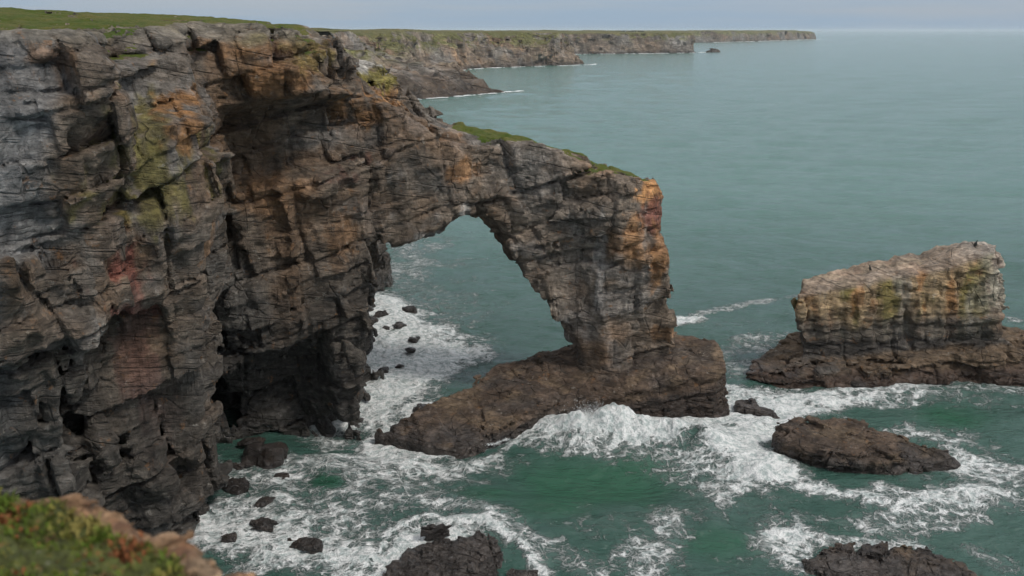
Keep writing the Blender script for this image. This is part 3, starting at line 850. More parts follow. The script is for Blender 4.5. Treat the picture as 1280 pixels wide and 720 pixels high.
C3 = [(60, 1640), (122, 1635), (180, 1660), (240, 1690), (300, 1725), (326, 1760), (318, 1830), (200, 2100), (-300, 2100), (-300, 1700), (0, 1600)]
def f_far2(P, detail):
    x, y, z = P[:, 0], P[:, 1], P[:, 2]
    tz = 34.5 + 4 * fbm(np.stack([x, y, z * 0], 1), 0.006, 3, 95) + 0.006 * np.clip(y - 1700, 0, 400)
    d = smax(poly_sd(x, y, C3) + 0.5 * z, z - tz, 3)
    if detail: d = d - rock(P, FR_FAR, 6.0, low=1.4, big=0.5, small=0.5, rib=1.8, seed=17) * (0.08 + 0.92 * sstep(36, 28, z))
    return d.astype(f32)
far_body('headland', f_far2, (-100, 1590, -4), (350, 2080, 46), 3.6, 7.0, 'middle headland of dark cliffs across the bay', 95, 0.85)
C4 = [(540, 3150), (640, 3200), (800, 3420), (950, 3700), (1150, 4050), (1270, 4260), (1290, 4330), (1250, 4450), (900, 4700), (200, 4700), (200, 3200)]
def f_far3(P, detail):
    x, y, z = P[:, 0], P[:, 1], P[:, 2]
    tz = 34.5 + 2.0 * fbm(np.stack([x, y, z * 0], 1), 0.004, 3, 97) - 6 * sstep(1150, 1290, x)
    d = smax(poly_sd(x, y, C4) + 0.5 * z, z - tz, 3)
    if detail: d = d - rock(P, FR_FAR, 12.0, low=1.2, big=0.4, small=0.5, rib=1.4, seed=21) * (0.08 + 0.92 * sstep(35, 26, z))
    return d.astype(f32)
far_body('headland', f_far3, (420, 3100, -6), (1330, 4600, 46), 8.0, 12.0, 'farthest headland, a long low point fading into haze', 97, 0.85)
def f_isl(P, detail):
    d = smax(poly_sd(P[:, 0], P[:, 1], [(338, 1755), (362, 1770), (372, 1790), (345, 1800)]) + 0.9 * P[:, 2], P[:, 2] - (1.5 + 0.2 * (P[:, 0] - 338)), 1)
    if detail: d = d - rock(P, FR_FAR, 4.0, low=0.6, big=0.5, small=0.5, rib=0.5, seed=23)
    return d.astype(f32)
V, F = mesh_sdf(f_isl, (325, 1740, -3), (385, 1815, 16), 1.5, margin=5)
tag(make_obj('rock_islet', V, F, M_FAR, col=mixc(stone_col(V, 0.2), DARK, np.full(len(V), 0.6)), wet=np.zeros(len(V))),
    'tiny dark islet off the tip of the middle headland', 'islet')

# ================================================================== SEA
def grow(a, step, ratio, end):
    out = []; s = step
    while a < end:
        s *= ratio; a += s; out.append(a)
    return out
st = 0.22 * Q
core_x = list(np.arange(-33, 64, st)); core_y = list(np.arange(60, 128, st))
xs = [-v for v in grow(33, st, 1.09, 16000)][::-1] + core_x + grow(64, st, 1.09, 16000)
ys = [60 - (v - 60) for v in grow(60, st, 1.15, 105)][::-1] + core_y + grow(128, st, 1.018, 2500) + list(np.geomspace(2700, 38000, 30))
xs = np.array(xs, f32); ys = np.array(ys, f32)
X, Y_ = np.meshgrid(xs, ys, indexing='ij')
SX = X.ravel(); SY = Y_.ravel()
n_s = len(SX)
P0 = np.stack([SX, SY, np.full(n_s, 0.25, f32)], 1)
win = (SX > -60) & (SX < 90) & (SY > 40) & (SY < 220)
dist_r = np.full(n_s, 60, f32)
def all_rocks(p):
    d = base_main(p)
    for f in F_ROCKS: d = np.minimum(d, f(p, False))
    for (bx, by, R) in BPOS: d = np.minimum(d, np.hypot(p[:, 0] - bx, p[:, 1] - by) - R * 0.9)
    return d
dist_r[win] = evalf(all_rocks, P0[win])

# white water: patches and streaks on the water, given by where they lie
FOAM = np.zeros(n_s, f32)
wob = fbm(P0, 0.35, 4, 200); wob2 = fbm(P0, 0.09, 3, 201)
def line(pts, wpx, s, soft=1.0):
    """pts in view coordinates, laid on the water; width in view pixels of depth"""
    global FOAM
    W = [S(*p) for p in pts]
    cxp, cyp = pts[len(pts) // 2]
    w = abs(S(cxp, cyp - wpx / 2)[1] - S(cxp, cyp + wpx / 2)[1]) * 0.62
    d = np.full(n_s, 1e9, f32)
    if len(W) == 1: W = W * 2
    for (a, b) in zip(W[:-1], W[1:]):
        ex, ey = b[0] - a[0], b[1] - a[1]
        t = np.clip(((SX - a[0]) * ex + (SY - a[1]) * ey) / (ex * ex + ey * ey + 1e-9), 0, 1)
        d = np.minimum(d, np.hypot(SX - a[0] - ex * t, SY - a[1] - ey * t))
    d = d + wob * w * (0.45 if s > 0.9 else 0.85)
    s = s if s > 0.9 else s * 0.88
    FOAM = np.maximum(FOAM, s * sstep(w * (0.9 + 0.55 * soft), w * (0.85 - 0.7 * soft), d))
for pts, w, s in [
    ([(705, 523), (760, 527), (830, 535), (895, 552), (945, 580), (965, 598)], 34, 1.0),
    ([(700, 540), (760, 543), (840, 550)], 30, 1.0),
    ([(730, 560), (800, 575), (880, 590), (950, 612)], 36, 0.86),
    ([(690, 530), (640, 556), (600, 574), (560, 588)], 20, 0.78),
    ([(650, 575), (600, 600), (560, 590)], 20, 0.5),
    ([(460, 548), (480, 570), (540, 582)], 18, 0.8), ([(470, 520), (490, 560)], 20, 0.7),
    ([(255, 600), (300, 595), (350, 585)], 60, 0.68), ([(262, 650), (300, 640), (280, 680)], 50, 0.8),
    ([(280, 620), (400, 610), (430, 670), (320, 700)], 90, 0.40), ([(350, 640), (330, 700), (380, 710)], 40, 0.66), ([(400, 580), (440, 575), (480, 590)], 30, 0.55),
    ([(400, 650), (460, 640), (520, 620), (600, 600)], 30, 0.42), ([(380, 620), (470, 600)], 60, 0.45),
    ([(420, 700), (470, 690), (440, 715)], 40, 0.72),
    ([(455, 378), (480, 388), (500, 400)], 22, 1.0), ([(455, 455), (475, 440), (500, 425), (540, 440)], 44, 0.95),
    ([(450, 500), (480, 480), (520, 465)], 44, 0.92), ([(450, 470), (458, 430), (490, 400)], 24, 1.0), ([(560, 430), (575, 450)], 30, 0.6), ([(480, 340), (510, 330)], 26, 0.62),
    ([(500, 315), (530, 295)], 16, 0.55), ([(560, 325), (600, 320)], 5, 0.6), ([(540, 365), (600, 380)], 18, 0.35), ([(545, 335), (565, 337)], 6, 0.7),
    ([(575, 450), (590, 452)], 6, 0.9), ([(500, 350), (540, 400)], 40, 0.45),
    ([(945, 545), (930, 570), (955, 590)], 30, 1.0), ([(960, 605), (1050, 618), (1120, 632), (1200, 622)], 26, 0.88),
    ([(1100, 650), (1180, 640), (1230, 620)], 34, 0.66), ([(1195, 560), (1220, 585)], 30, 0.6), ([(1130, 535), (1190, 550), (1220, 545)], 22, 0.6),
    ([(900, 490), (940, 488), (960, 505), (1000, 500)], 30, 0.82), ([(905, 520), (960, 525)], 26, 0.85), ([(930, 455), (900, 440), (940, 435)], 30, 0.55),
    ([(1000, 500), (1060, 496), (1110, 486), (1170, 474)], 16, 0.85), ([(1120, 500), (1200, 485), (1280, 492)], 22, 0.6),
    ([(1200, 500), (1280, 510)], 30, 0.4), ([(1252, 415), (1285, 430)], 26, 0.9), ([(970, 440), (990, 436)], 14, 0.7),
    ([(475, 690), (490, 668), (530, 655), (600, 660), (650, 685), (680, 718)], 13, 0.82), ([(540, 630), (600, 640), (680, 690)], 26, 0.5),
    ([(850, 640), (842, 665), (815, 690), (810, 720)], 26, 0.50), ([(722, 615), (726, 635)], 12, 0.55), ([(700, 700), (740, 718)], 20, 0.45),
    ([(985, 700), (975, 680), (1000, 660)], 34, 0.85), ([(1005, 665), (1060, 672), (1150, 675)], 16, 0.7), ([(960, 650), (1000, 645), (1050, 650)], 20, 0.5),
    ([(1210, 680), (1250, 700)], 26, 0.5), ([(1230, 600), (1275, 590)], 30, 0.45), ([(1240, 640), (1280, 640)], 40, 0.4), ([(880, 640), (950, 630)], 30, 0.3),
    ([(846, 403), (868, 401)], 9, 1.0), ([(868, 396), (905, 388), (940, 380), (990, 368)], 5, 0.66), ([(880, 412), (990, 395)], 10, 0.3),
    ([(890, 445), (960, 425), (1000, 425)], 22, 0.42), ([(1020, 370), (960, 330)], 8, 0.2),
]:
    line(pts, w, s)
shore = np.where(dist_r < 60, sstep(3.0 + 1.2 * wob2, 0.0, dist_r + 0.5 * wob), 0)
amt = 0.15 + 0.62 * sstep(-0.25, 0.5, wob2)
front = sstep(-24, -16, SX) 
FOAM = np.maximum(FOAM, shore * amt * (0.55 + 0.45 * front))
FOAM = FOAM + 0.13 * sstep(13, 3, dist_r) * sstep(-0.5, 0.5, wob)
FOAM = FOAM + 0.25 * sstep(-0.2, 0.6, wob2) * sstep(135, 110, SY)
calm = np.zeros(n_s, f32)
for (px, py, rx, ry) in [(740, 600, 95, 30), (700, 640, 70, 26), (1185, 520, 40, 13), (410, 605, 30, 14), (620, 620, 60, 14), (900, 680, 60, 22), (1130, 690, 10, 5)]:
    a = S(px, py); b1 = S(px + rx, py); b2 = S(px, py - ry)
    dd = np.hypot((SX - a[0]) / (b1[0] - a[0]), (SY - a[1]) / (b2[1] - a[1])) + 0.35 * wob + 0.5 * wob2
    calm = np.maximum(calm, sstep(1.5, 0.3, dd))
FOAM = np.clip(FOAM * (1 - 0.62 * calm), 0, 1)

# surface relief of the water
rs = np.random.RandomState(5)
HZ = np.zeros(n_s, f32)
near = sstep(260, 120, SY)
for i in range(26):
    lam = 1.6 * 1.17 ** i
    ang = math.radians(250) + rs.normal() * 0.55
    k = 2 * math.pi / lam
    ph = rs.uniform(0, 6.28)
    amp = 0.0075 * min(lam, 22) ** 0.85 * (1 if lam < 22 else 22 / lam)
    a = k * (math.cos(ang) * SX + math.sin(ang) * SY) + ph + 1.2 * fbm(P0, 0.25 / lam, 2, 210 + i)
    fade = sstep(SY * 0 + lam * 70 + 60, lam * 35 + 30, SY)
    HZ += amp * ((1 - np.abs(np.sin(a * 0.5))) * 2 - 0.75) * fade if lam < 12 else amp * np.sin(a) * fade
chop = fbm(P0, 0.55, 4, 230) * 0.16 + fbm(P0, 1.5, 3, 231) * 0.07
HZ += chop * near * (0.5 + 0.9 * np.clip(FOAM, 0, 1))
# the swell that stands up in front of the platform and folds over the rocks
def swell(pts, w, h):
    W = [S(*p) for p in pts]; d = np.full(n_s, 1e9, f32)
    for (a, b) in zip(W[:-1], W[1:]):
        ex, ey = b[0] - a[0], b[1] - a[1]
        t = np.clip(((SX - a[0]) * ex + (SY - a[1]) * ey) / (ex * ex + ey * ey), 0, 1)
        d = np.minimum(d, np.hypot(SX - a[0] - ex * t, SY - a[1] - ey * t))
    return h * np.exp(-(d / w) ** 2)
HZ += swell([(690, 540), (780, 545), (880, 562), (950, 590)], 3.2, 1.0)
HZ += swell([(1040, 495), (1200, 490), (1300, 500)], 2.4, 0.55)
HZ += swell([(560, 640), (700, 660), (860, 650)], 4.0, 0.35)
HZ += swell([(700, 600), (800, 610)], 4.0, -0.45)
HZ += 0.12 * sstep(0.45, 1.0, FOAM) * near
HZ += swell([(722, 545), (745, 543), (785, 546)], 1.8, 1.0) * (0.85 + 0.9 * fbm(P0, 0.8, 4, 240))
HZ += swell([(770, 545), (830, 552), (890, 560)], 1.8, 0.8) * (0.9 + 0.8 * fbm(P0, 0.7, 4, 241))
HZ += swell([(450, 372), (490, 385)], 4.0, 0.9)
HZ = np.where(dist_r < 0, HZ - np.clip(-dist_r * 0.0, 0, 1), HZ)
SV = np.stack([SX, SY, HZ], 1)
ny = len(ys)
ii, jj = np.meshgrid(np.arange(len(xs) - 1), np.arange(ny - 1), indexing='ij')
b0 = (ii * ny + jj).ravel()
SF = np.stack([b0, b0 + ny, b0 + ny + 1, b0 + 1], 1)

m, nt, bs = new_mat('sea_water'); b = NB(nt)
pos = b.n('ShaderNodeNewGeometry').outputs['Position']
foam = b.n('ShaderNodeAttribute', attribute_name='foam').outputs['Fac']
clm = b.n('ShaderNodeAttribute', attribute_name='calm').outputs['Fac']
nbig = b.noise(pos, 0.035, 4, 0.6)
deep = b.mix(b.mr(nbig.outputs[0], 0.35, 0.65), (0.034, 0.084, 0.066), (0.050, 0.108, 0.088))
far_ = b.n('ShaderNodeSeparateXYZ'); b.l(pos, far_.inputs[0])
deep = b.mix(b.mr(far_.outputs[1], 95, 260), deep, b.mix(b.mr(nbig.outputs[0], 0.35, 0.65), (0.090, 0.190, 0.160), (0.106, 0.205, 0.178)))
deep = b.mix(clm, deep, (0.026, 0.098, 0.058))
warp = b.noise(pos, 0.45, 5, 0.62)
wv = b.n('ShaderNodeVectorMath', operation='MULTIPLY_ADD')
b.l(warp.outputs['Color'], wv.inputs[0]); wv.inputs[1].default_value = (2.2, 1.6, 0); b.l(pos, wv.inputs[2])
wp = wv.outputs[0]
flat = b.mapping(wp, (1, 1, 0))
def lace(scale, wdt, loc):
    v = b.n('ShaderNodeTexVoronoi', feature='DISTANCE_TO_EDGE'); v.inputs['Scale'].default_value = scale
    b.l(b.mapping(flat, (1, 1.25, 0), loc=loc), v.inputs['Vector'])
    return b.mr(v.outputs['Distance'], 0.0, wdt, 1.0, 0.0, smooth=False)
def ridge(scale, loc, wdt):
    nn = b.noise(b.mapping(flat, loc=loc), scale, 4, 0.6, 0.6)
    return b.mr(b.math('ABSOLUTE', b.math('SUBTRACT', nn.outputs[0], 0.5)), 0.0, wdt, 1.0, 0.0, smooth=False)
l1 = ridge(0.5, (3, 5, 0), 0.09); l2 = ridge(1.4, (8, 1, 0), 0.09)
l3 = lace(0.75, 0.16, (2, 7, 0)); l5 = lace(1.9, 0.22, (6, 3, 0)); l4 = ridge(3.6, (1, 1, 0), 0.12)
lines = b.math('MAXIMUM', b.math('MAXIMUM', l3, b.math('MULTIPLY', l5, 0.8)), b.math('MAXIMUM', b.math('MULTIPLY', l1, 0.95), b.math('MULTIPLY', l2, 0.85)))
lines = b.math('MAXIMUM', lines, b.math('MULTIPLY', l4, 0.55))
ndt = b.noise(b.mapping(flat, loc=(9, 4, 0)), 0.9, 5, 0.68)
pat = b.math('ADD', b.math('MULTIPLY', lines, 0.55), b.math('MULTIPLY', b.mr(ndt.outputs[0], 0.32, 0.68, 0, 1, smooth=False), 0.45))
fn = b.noise(b.mapping(flat, loc=(4, 9, 0)), 0.28, 3, 0.6)
fo2 = b.math('ADD', foam, b.math('MULTIPLY', b.math('SUBTRACT', fn.outputs[0], 0.5), 0.35))
thr = b.math('SUBTRACT', 1.03, b.math('MULTIPLY', fo2, 0.80))
thr = b.math('SUBTRACT', thr, b.mr(fo2, 0.80, 1.0, 0.0, 0.22))
mask = b.mr(b.math('SUBTRACT', pat, thr), -0.09, 0.24, 0.0, 1.0)
mask = b.math('MULTIPLY', mask, b.mr(foam, 0.06, 0.30))
milky = b.mr(fo2, 0.2, 1.0, 0.0, 0.75)
wcol = b.mix(milky, deep, (0.20, 0.27, 0.25))
fwh = b.noise(b.mapping(pos, loc=(2, 2, 2)), 1.6, 4, 0.7)
fcol = b.mix(b.mr(fwh.outputs[0], 0.36, 0.60), (0.42, 0.48, 0.47), (0.82, 0.83, 0.82))
colr = b.mix(mask, wcol, fcol)
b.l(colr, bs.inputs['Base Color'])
b.l(b.mr(mask, 0, 1, 0.12, 0.7), bs.inputs['Roughness'])
bs.inputs['IOR'].default_value = 1.33
w1 = b.noise(b.mapping(pos, (0.7, 1.6, 0), (0, 0, 0.18)), 1.4, 5, 0.65)
w2 = b.noise(b.mapping(pos, (0.35, 1.0, 0), (0, 0, 0.10)), 0.22, 4, 0.6)
w3 = b.noise(b.mapping(pos, (0.3, 1.0, 0), (0, 0, 0.05)), 0.045, 3, 0.6)
hgt = b.math('ADD', b.math('MULTIPLY', w1.outputs[0], 0.28), b.math('MULTIPLY', w2.outputs[0], 1.25))
hgt = b.math('ADD', hgt, b.math('MULTIPLY', w3.outputs[0], 0.9))
hgt = b.math('ADD', hgt, b.math('MULTIPLY', mask, 0.10))
hgt = b.math('ADD', hgt, b.math('MULTIPLY', b.math('MULTIPLY', mask, fwh.outputs[0]), 0.55))
bp = b.n('ShaderNodeBump'); bp.inputs['Distance'].default_value = 1.0; bp.inputs['Strength'].default_value = 1.0
b.l(hgt, bp.inputs['Height']); b.l(bp.outputs[0], bs.inputs['Normal'])
M_SEA = m
sea = make_obj('sea', SV, SF, M_SEA, smooth=True)
for nm, arr in (('foam', FOAM), ('calm', calm)):
    a = sea.data.attributes.new(nm, 'FLOAT', 'POINT'); a.data.foreach_set('value', np.ascontiguousarray(arr, f32))
tag(sea, 'grey green sea with lacy white foam round the rocks', None, kind='structure')

# white foam material for spray and far surf
M_FOAM, nt, bs = new_mat('white_foam'); b = NB(nt)
pos = b.n('ShaderNodeNewGeometry').outputs['Position']
n1 = b.noise(pos, 3.0, 5, 0.7)
b.l(b.mix(b.mr(n1.outputs[0], 0.3, 0.7), (0.66, 0.70, 0.70), (0.84, 0.85, 0.85)), bs.inputs['Base Color'])
bs.inputs['Roughness'].default_value = 0.8
bs.inputs['Subsurface Weight'].default_value = 0.0
bp = b.n('ShaderNodeBump'); bp.inputs['Distance'].default_value = 0.12
b.l(n1.outputs[0], bp.inputs['Height']); b.l(bp.outputs[0], bs.inputs['Normal'])

def spray(px, py, Y0, sx, sz, sy, n, seed, label):
    """a burst: a lumpy base with hundreds of droplets thrown upward"""
    rs = np.random.RandomState(seed)
    x, y = S(px, py)
    ico = [(0, 0, 1), (0.9, 0, 0.0), (-0.45, 0.78, 0), (-0.45, -0.78, 0), (0, 0, -1)]
    tri = [(0, 1, 2), (0, 2, 3), (0, 3, 1), (4, 2, 1), (4, 3, 2), (4, 1, 3)]
    Vs, Fs = [], []
    nj = max(12, n // 220)
    jets = []
    for j in range(nj):
        u = rs.normal() * 0.5
        jets.append((x + u * sx, y + rs.normal() * 0.4 * sy, sz * math.exp(-(u / 0.6) ** 2) * rs.uniform(0.35, 1.0), rs.normal() * 0.35, rs.normal() * 0.25, rs.uniform(0.25, 0.6)))
    for i in range(n):
        jx, jy, jh, ju, jv, jw = jets[rs.randint(nj)]
        t = rs.beta(1.0, 2.0)
        sp_ = jw * (0.35 + t)
        p = np.array([jx + ju * jh * t + rs.normal() * sp_, jy + jv * jh * t + rs.normal() * sp_ * 0.7, jh * (t + 0.12 * rs.normal()) + 0.25])
        r = rs.uniform(0.015, 0.055) * (1.25 - 0.8 * t)
        o = len(Vs)
        R = rs.normal(size=(3, 3)) * 0.25 + np.eye(3)
        for q in ico: Vs.append(p + (R @ np.array(q)) * r)
        for q in tri: Fs.append([o + k for k in q])
    o = make_obj('spray', np.array(Vs, f32), np.array(Fs), M_FOAM)
    tag(o, label, 'spray', kind='stuff')
spray(738, 543, 92, 4.0, 3.4, 1.6, 45000, 1, 'burst of white spray thrown up against the front of the rock platform')
spray(815, 543, 92, 6.5, 1.0, 0.9, 2600, 2, 'low white spray along the foot of the platform')
spray(640, 552, 90, 5.0, 0.7, 1.2, 1800, 3, 'low white surf breaking at the left front of the platform')
spray(955, 583, 82, 2.6, 1.3, 2.2, 5000, 4, 'white wave breaking on the left end of the low rock island')
spray(468, 382, 130, 5.0, 1.2, 3.0, 2600, 5, 'white surf bursting against the cliff foot behind the arch')

def surf(pts, w, seed, label):
    rs = np.random.RandomState(seed)
    Vs, Fs = [], []
    for (a, b_) in zip(pts[:-1], pts[1:]):
        L = math.hypot(b_[0] - a[0], b_[1] - a[1]); n = max(2, int(L / (w * 0.5)))
        for i in range(n):
            if rs.rand() < 0.45 + 0.5 * math.sin(i * 0.31 + seed) : continue
            t = (i + rs.rand()) / n
            cx = a[0] + (b_[0] - a[0]) * t + rs.normal() * w * 0.25; cy = a[1] + (b_[1] - a[1]) * t + rs.normal() * w * 0.5
            r = w * rs.uniform(0.15, 0.8) ** 1.3; k = 9; o = len(Vs)
            ring = [(cx + math.cos(6.283 * j / k) * r * rs.uniform(0.5, 1.4) * 1.6, cy + math.sin(6.283 * j / k) * r * rs.uniform(0.5, 1.3), 0.35) for j in range(k)]
            Vs += ring + [(cx, cy, 0.5 + 0.12 * r)]
            Fs += [[o + j, o + (j + 1) % k, o + k] for j in range(k)]
    tag(make_obj('surf', np.array(Vs, f32), np.array(Fs), M_FOAM, smooth=True), label, 'surf', kind='stuff')
surf([(-66, 548), (-36, 580), (-3, 628), (4, 634)], 2.2, 1, 'surf along the low brown promontory')
surf([(-5, 630), (8, 640)], 3.5, 5, 'surf at the tip of the low brown promontory')
surf([(-72, 900), (-40, 1000), (-26, 1030), (20, 1075), (55, 1100), (92, 1135), (96, 1165)], 3.0, 2, 'surf under the near cliffs of the bay')
surf([(100, 1625), (180, 1650), (240, 1680), (300, 1715), (334, 1760)], 4.0, 3, 'surf under the middle headland')
surf([(640, 3180), (800, 3400), (960, 3680), (1170, 4040), (1290, 4240)], 8.0, 4, 'surf under the farthest headland')

# ================================================================== BIRDS ON THE STACK
M_BIRD, nt, bs = new_mat('dark_plumage'); b = NB(nt)
pos = b.n('ShaderNodeTexCoord').outputs['Object']
b.l(b.mix(b.noise(pos, 20, 3).outputs[0], (0.012, 0.014, 0.013), (0.04, 0.045, 0.04)), bs.inputs['Base Color'])
bs.inputs['Roughness'].default_value = 0.5
def bird(px, py, yaw, s, label):
    x, y, z = PW(px, py, 109.3)
    def f(P, detail):
        p = P
        d = ell(p, (0, 0, 0.33), (0.13, 0.15, 0.26))                      # upright body
        d = smin(d, ell(p, (0, -0.07, 0.62), (0.05, 0.055, 0.16)), 0.08)  # neck
        d = smin(d, ell(p, (0, -0.12, 0.79), (0.05, 0.08, 0.05)), 0.04)   # head
        d = smin(d, ell(p, (0, -0.23, 0.80), (0.016, 0.10, 0.014)), 0.02) # bill
        d = smin(d, ell(p, (0, 0.17, 0.12), (0.06, 0.08, 0.16)), 0.05)    # tail
        for sgn in (-1, 1):
            d = smin(d, ell(p, (0.12 * sgn, 0.03, 0.34), (0.035, 0.12, 0.22)), 0.03)
            d = smin(d, ell(p, (0.06 * sgn, -0.02, 0.05), (0.02, 0.02, 0.09)), 0.02)
            d = smin(d, ell(p, (0.06 * sgn, -0.06, -0.02), (0.035, 0.07, 0.015)), 0.02)
        return d.astype(f32)
    V, F = mesh_sdf(f, (-0.3, -0.45, -0.1), (0.3, 0.4, 1.0), 0.018, margin=0.15)
    o = make_obj('bird', V, F, M_BIRD, smooth=True)
    o.rotation_euler = (0, 0, yaw); o.scale = (s, s, s)
    # stand on the rock
    dg = bpy.context.evaluated_depsgraph_get()
    hit, loc, *_ = sc.ray_cast(dg, (x, y, 30), (0, 0, -1))
    o.location = (x, y, (loc.z if hit else z) + 0.02)
    tag(o, label, 'bird', 'birds perched on the square-topped stack')
bird(1219, 312, 0.7, 1.0, 'dark upright bird perched at the high right end of the square-topped stack')
bird(1087, 341, -1.9, 0.8, 'dark bird perched halfway along the sloping top of the stack')

# ================================================================== GRASSY LEDGE NEAR THE CAMERA
EDGE = [(-3.9, 5.05), (-3.2, 4.90), (-2.75, 4.78), (-2.28, 4.68), (-1.95, 4.53), (-1.56, 4.32), (-1.17, 3.98), (-0.95, 3.5), (-0.8, 2.6), (-0.9, 1.0), (-1.0, -3), (-9, -3), (-9, 5.6)]
def f_ledge(P, detail):
    x, y, z = P[:, 0], P[:, 1], P[:, 2]
    zz = z - 35.59
    d = smax(poly_sd(x, y, EDGE) + 0.10 * np.clip(-zz, 0, 9), zz, 0.12)
    if detail:
        d = d - rock(P, frame((0.1, -0.1, 1), 0.8), 0.085, low=0.6, big=0.22, rib=0.3, seed=31) - 0.05 * fbm(P, 1.6, 4, 300)
    return d.astype(f32)
V, F = mesh_sdf(f_ledge, (-4.6, 1.6, 33.2), (-0.5, 5.6, 36.1), 0.022, margin=0.3)
n1 = fbm(V, 3.0, 4, 301); n2 = fbm(V, 9.0, 3, 302)
c = mixc(np.tile(np.array([0.215, 0.125, 0.068]), (len(V), 1)), np.array([0.27, 0.185, 0.115]), sstep(-0.2, 0.6, n1))
c = mixc(c, np.array([0.16, 0.07, 0.04]), 0.6 * sstep(0.1, 0.5, n2))
inl = poly_sd(V[:, 0], V[:, 1], EDGE)
VN = vert_normals(V, F)
rimw = 0.0 + 0.17 * sstep(-2.4, -1.6, V[:, 0])
g = sstep(-0.02, -0.08, inl + rimw * (0.7 + 0.9 * n1)) * sstep(0.3, 0.6, VN[:, 2])
c = mixc(c, np.array([0.065, 0.075, 0.018]), g)
c = mixc(c, np.array([0.15, 0.06, 0.03]), 0.5 * g * sstep(0.25, 0.6, n1))
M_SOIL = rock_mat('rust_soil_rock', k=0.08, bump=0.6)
led = make_obj('ledge', V, F, M_SOIL, col=c, wet=np.zeros(len(V)), smooth=True)
tag(led, 'rust coloured rocky ledge under the near grass', None, kind='structure')
# grass blades and little leaves
M_BLADE, nt, bs = new_mat('ledge_grass'); b = NB(nt)
b.l(b.n('ShaderNodeAttribute', attribute_name='tint').outputs['Color'], bs.inputs['Base Color'])
bs.inputs['Roughness'].default_value = 0.75; bs.inputs['Specular IOR Level'].default_value = 0.2
rs = np.random.RandomState(8)
ok = np.where((g > 0.5))[0]
dens = 0.5 + 0.8 * n1[ok]
pick = rs.choice(ok, 90000, p=np.clip(dens, 0.05, 2) / np.clip(dens, 0.05, 2).sum())
bp_ = V[pick] + rs.normal(size=(len(pick), 3)) * 0.01
hh = rs.uniform(0.012, 0.036, len(pick)) * (1 + 0.6 * n1[pick])
ang = rs.uniform(0, 6.283, len(pick)); lean = rs.uniform(0.2, 1.1, len(pick))
wd = rs.uniform(0.004, 0.011, len(pick))
dx = np.cos(ang); dy = np.sin(ang)
base1 = bp_ + np.stack([-dy * wd, dx * wd, 0 * dx], 1); base2 = bp_ - np.stack([-dy * wd, dx * wd, 0 * dx], 1)
mid = bp_ + np.stack([dx * lean * hh * 0.4, dy * lean * hh * 0.4, hh * 0.7], 1)
m1 = mid + np.stack([-dy * wd, dx * wd, 0 * dx], 1); m2 = mid - np.stack([-dy * wd, dx * wd, 0 * dx], 1)
tip = bp_ + np.stack([dx * lean * hh, dy * lean * hh, hh], 1)
GV = np.stack([base1, base2, m2, m1, tip + np.stack([-dy, dx, 0 * dx], 1) * wd[:, None] * 0.2, tip - np.stack([-dy, dx, 0 * dx], 1) * wd[:, None] * 0.2], 1).reshape(-1, 3).astype(f32)
o0 = np.arange(len(pick)) * 6
GF = np.concatenate([np.stack([o0, o0 + 1, o0 + 2, o0 + 3], 1), np.stack([o0 + 3, o0 + 2, o0 + 5, o0 + 4], 1)])
kind_n = 1.3 * fbm(V[pick], 3.0, 4, 305) + 0.2 * rs.normal(size=len(pick))
gc = mixc(np.tile(np.array([0.085, 0.128, 0.016]), (len(pick), 1)), np.array([0.17, 0.155, 0.035]), sstep(-0.1, 0.5, kind_n))
gc = mixc(gc, np.array([0.24, 0.20, 0.06]), 0.8 * sstep(0.45, 0.8, kind_n))
gc = mixc(gc, np.array([0.22, 0.055, 0.03]), 0.8 * sstep(0.5, 0.8, -kind_n))
gc = np.repeat(gc, 6, 0)
gr = make_obj('grass', GV, GF, M_BLADE, col=gc)
tag(gr, 'short green grass with yellow and rusty leaves on the near ledge', 'grass', kind='stuff')

# ================================================================== SKY, SUN, AIR
w = bpy.data.worlds.new('World'); sc.world = w; w.use_nodes = True
nt = w.node_tree; b = NB(nt)
bg = nt.nodes['Background']
sky = b.n('ShaderNodeTexSky', sky_type='NISHITA', sun_disc=False)
SUN_EL, SUN_AZ = math.radians(50), math.radians(128)     # azimuth from +Y clockwise: behind the right shoulder
sky.sun_elevation = SUN_EL; sky.sun_rotation = SUN_AZ
sky.air_density = 1.0; sky.dust_density = 3.0; sky.ozone_density = 1.0
tc = b.n('ShaderNodeTexCoord').outputs['Generated']
n1 = b.noise(b.mapping(tc, (1.0, 1.0, 16.0)), 2.0, 5, 0.6)
sepz = b.n('ShaderNodeSeparateXYZ'); b.l(tc, sepz.inputs[0])
up = b.mr(sepz.outputs[2], 0.0, 0.5, 0.0, 1.0)
cloud = b.mix(up, (4.1, 5.45, 7.0), (9.6, 9.7, 9.8))
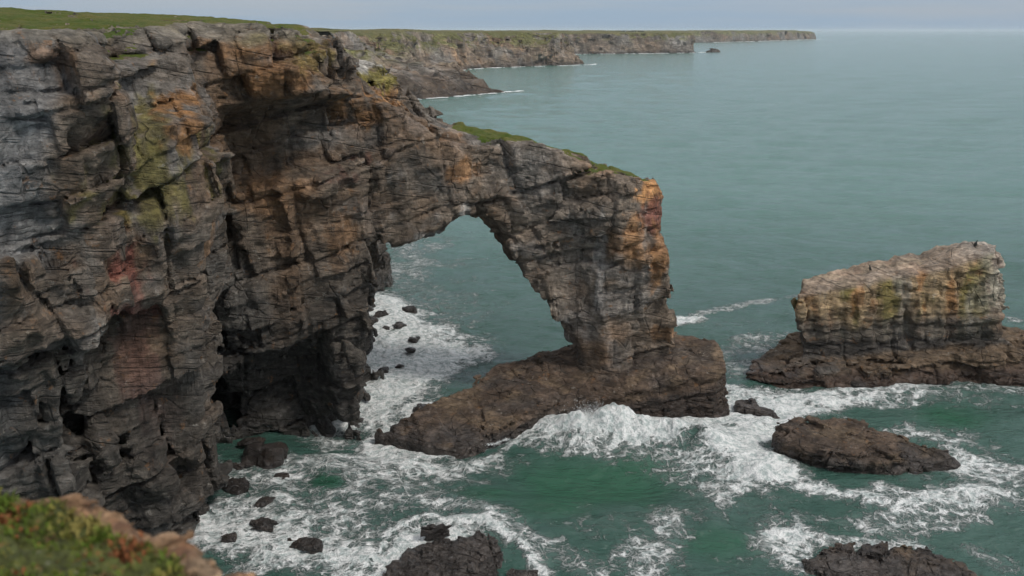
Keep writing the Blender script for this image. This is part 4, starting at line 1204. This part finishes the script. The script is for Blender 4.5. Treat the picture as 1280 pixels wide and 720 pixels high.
cloud = b.mix(b.mr(n1.outputs[0], 0.38, 0.66, 0.0, 0.75), cloud, (5.3, 5.85, 6.5))
cc = b.mix(0.78, sky.outputs[0], cloud)
b.l(cc, bg.inputs['Color']); bg.inputs['Strength'].default_value = 0.095

sun = bpy.data.objects.new('sun', bpy.data.lights.new('sun', 'SUN'))
COL.objects.link(sun)
sun.data.energy = 1.9; sun.data.angle = math.radians(11); sun.data.color = (1.0, 0.95, 0.88)
from mathutils import Vector
sd = Vector((math.sin(SUN_AZ) * math.cos(SUN_EL), math.cos(SUN_AZ) * math.cos(SUN_EL), math.sin(SUN_EL)))
sun.rotation_euler = sd.to_track_quat('Z', 'Y').to_euler()

HAZE = True
if HAZE:
    hx, hy0, hy1, hz0, hz1 = 17500, -200, 39000, -8, 60
    vv = np.array([(sx * hx, yy, zz) for sx in (-1, 1) for yy in (hy0, hy1) for zz in (hz0, hz1)], f32)
    ff = np.array([(0, 1, 3, 2), (4, 6, 7, 5), (0, 4, 5, 1), (2, 3, 7, 6), (0, 2, 6, 4), (1, 5, 7, 3)])
    mh = bpy.data.materials.new('sea_haze'); mh.use_nodes = True; nt = mh.node_tree
    nt.nodes.remove(nt.nodes['Principled BSDF'])
    pv = nt.nodes.new('ShaderNodeVolumePrincipled')
    pv.inputs['Color'].default_value = (0.86, 0.92, 1.0, 1); pv.inputs['Density'].default_value = 0.00004
    nt.links.new(pv.outputs[0], nt.nodes['Material Output'].inputs['Volume'])
    tag(make_obj('haze', vv, ff, mh), 'thin pale sea haze', None, kind='stuff')

sc.view_settings.view_transform = 'Standard'
sc.view_settings.look = 'None'
sc.view_settings.exposure = 0.0
sc.view_settings.gamma = 1.0
sc.view_settings.use_curve_mapping = False
sc.render.engine = 'CYCLES'
sc.cycles.max_bounces = 4
sc.cycles.diffuse_bounces = 2
sc.cycles.glossy_bounces = 2
sc.cycles.use_adaptive_sampling = True
sc.cycles.adaptive_threshold = 0.035
sc.cycles.adaptive_min_samples = 16
sc.cycles.volume_bounces = 1
sc.cycles.use_denoising = True
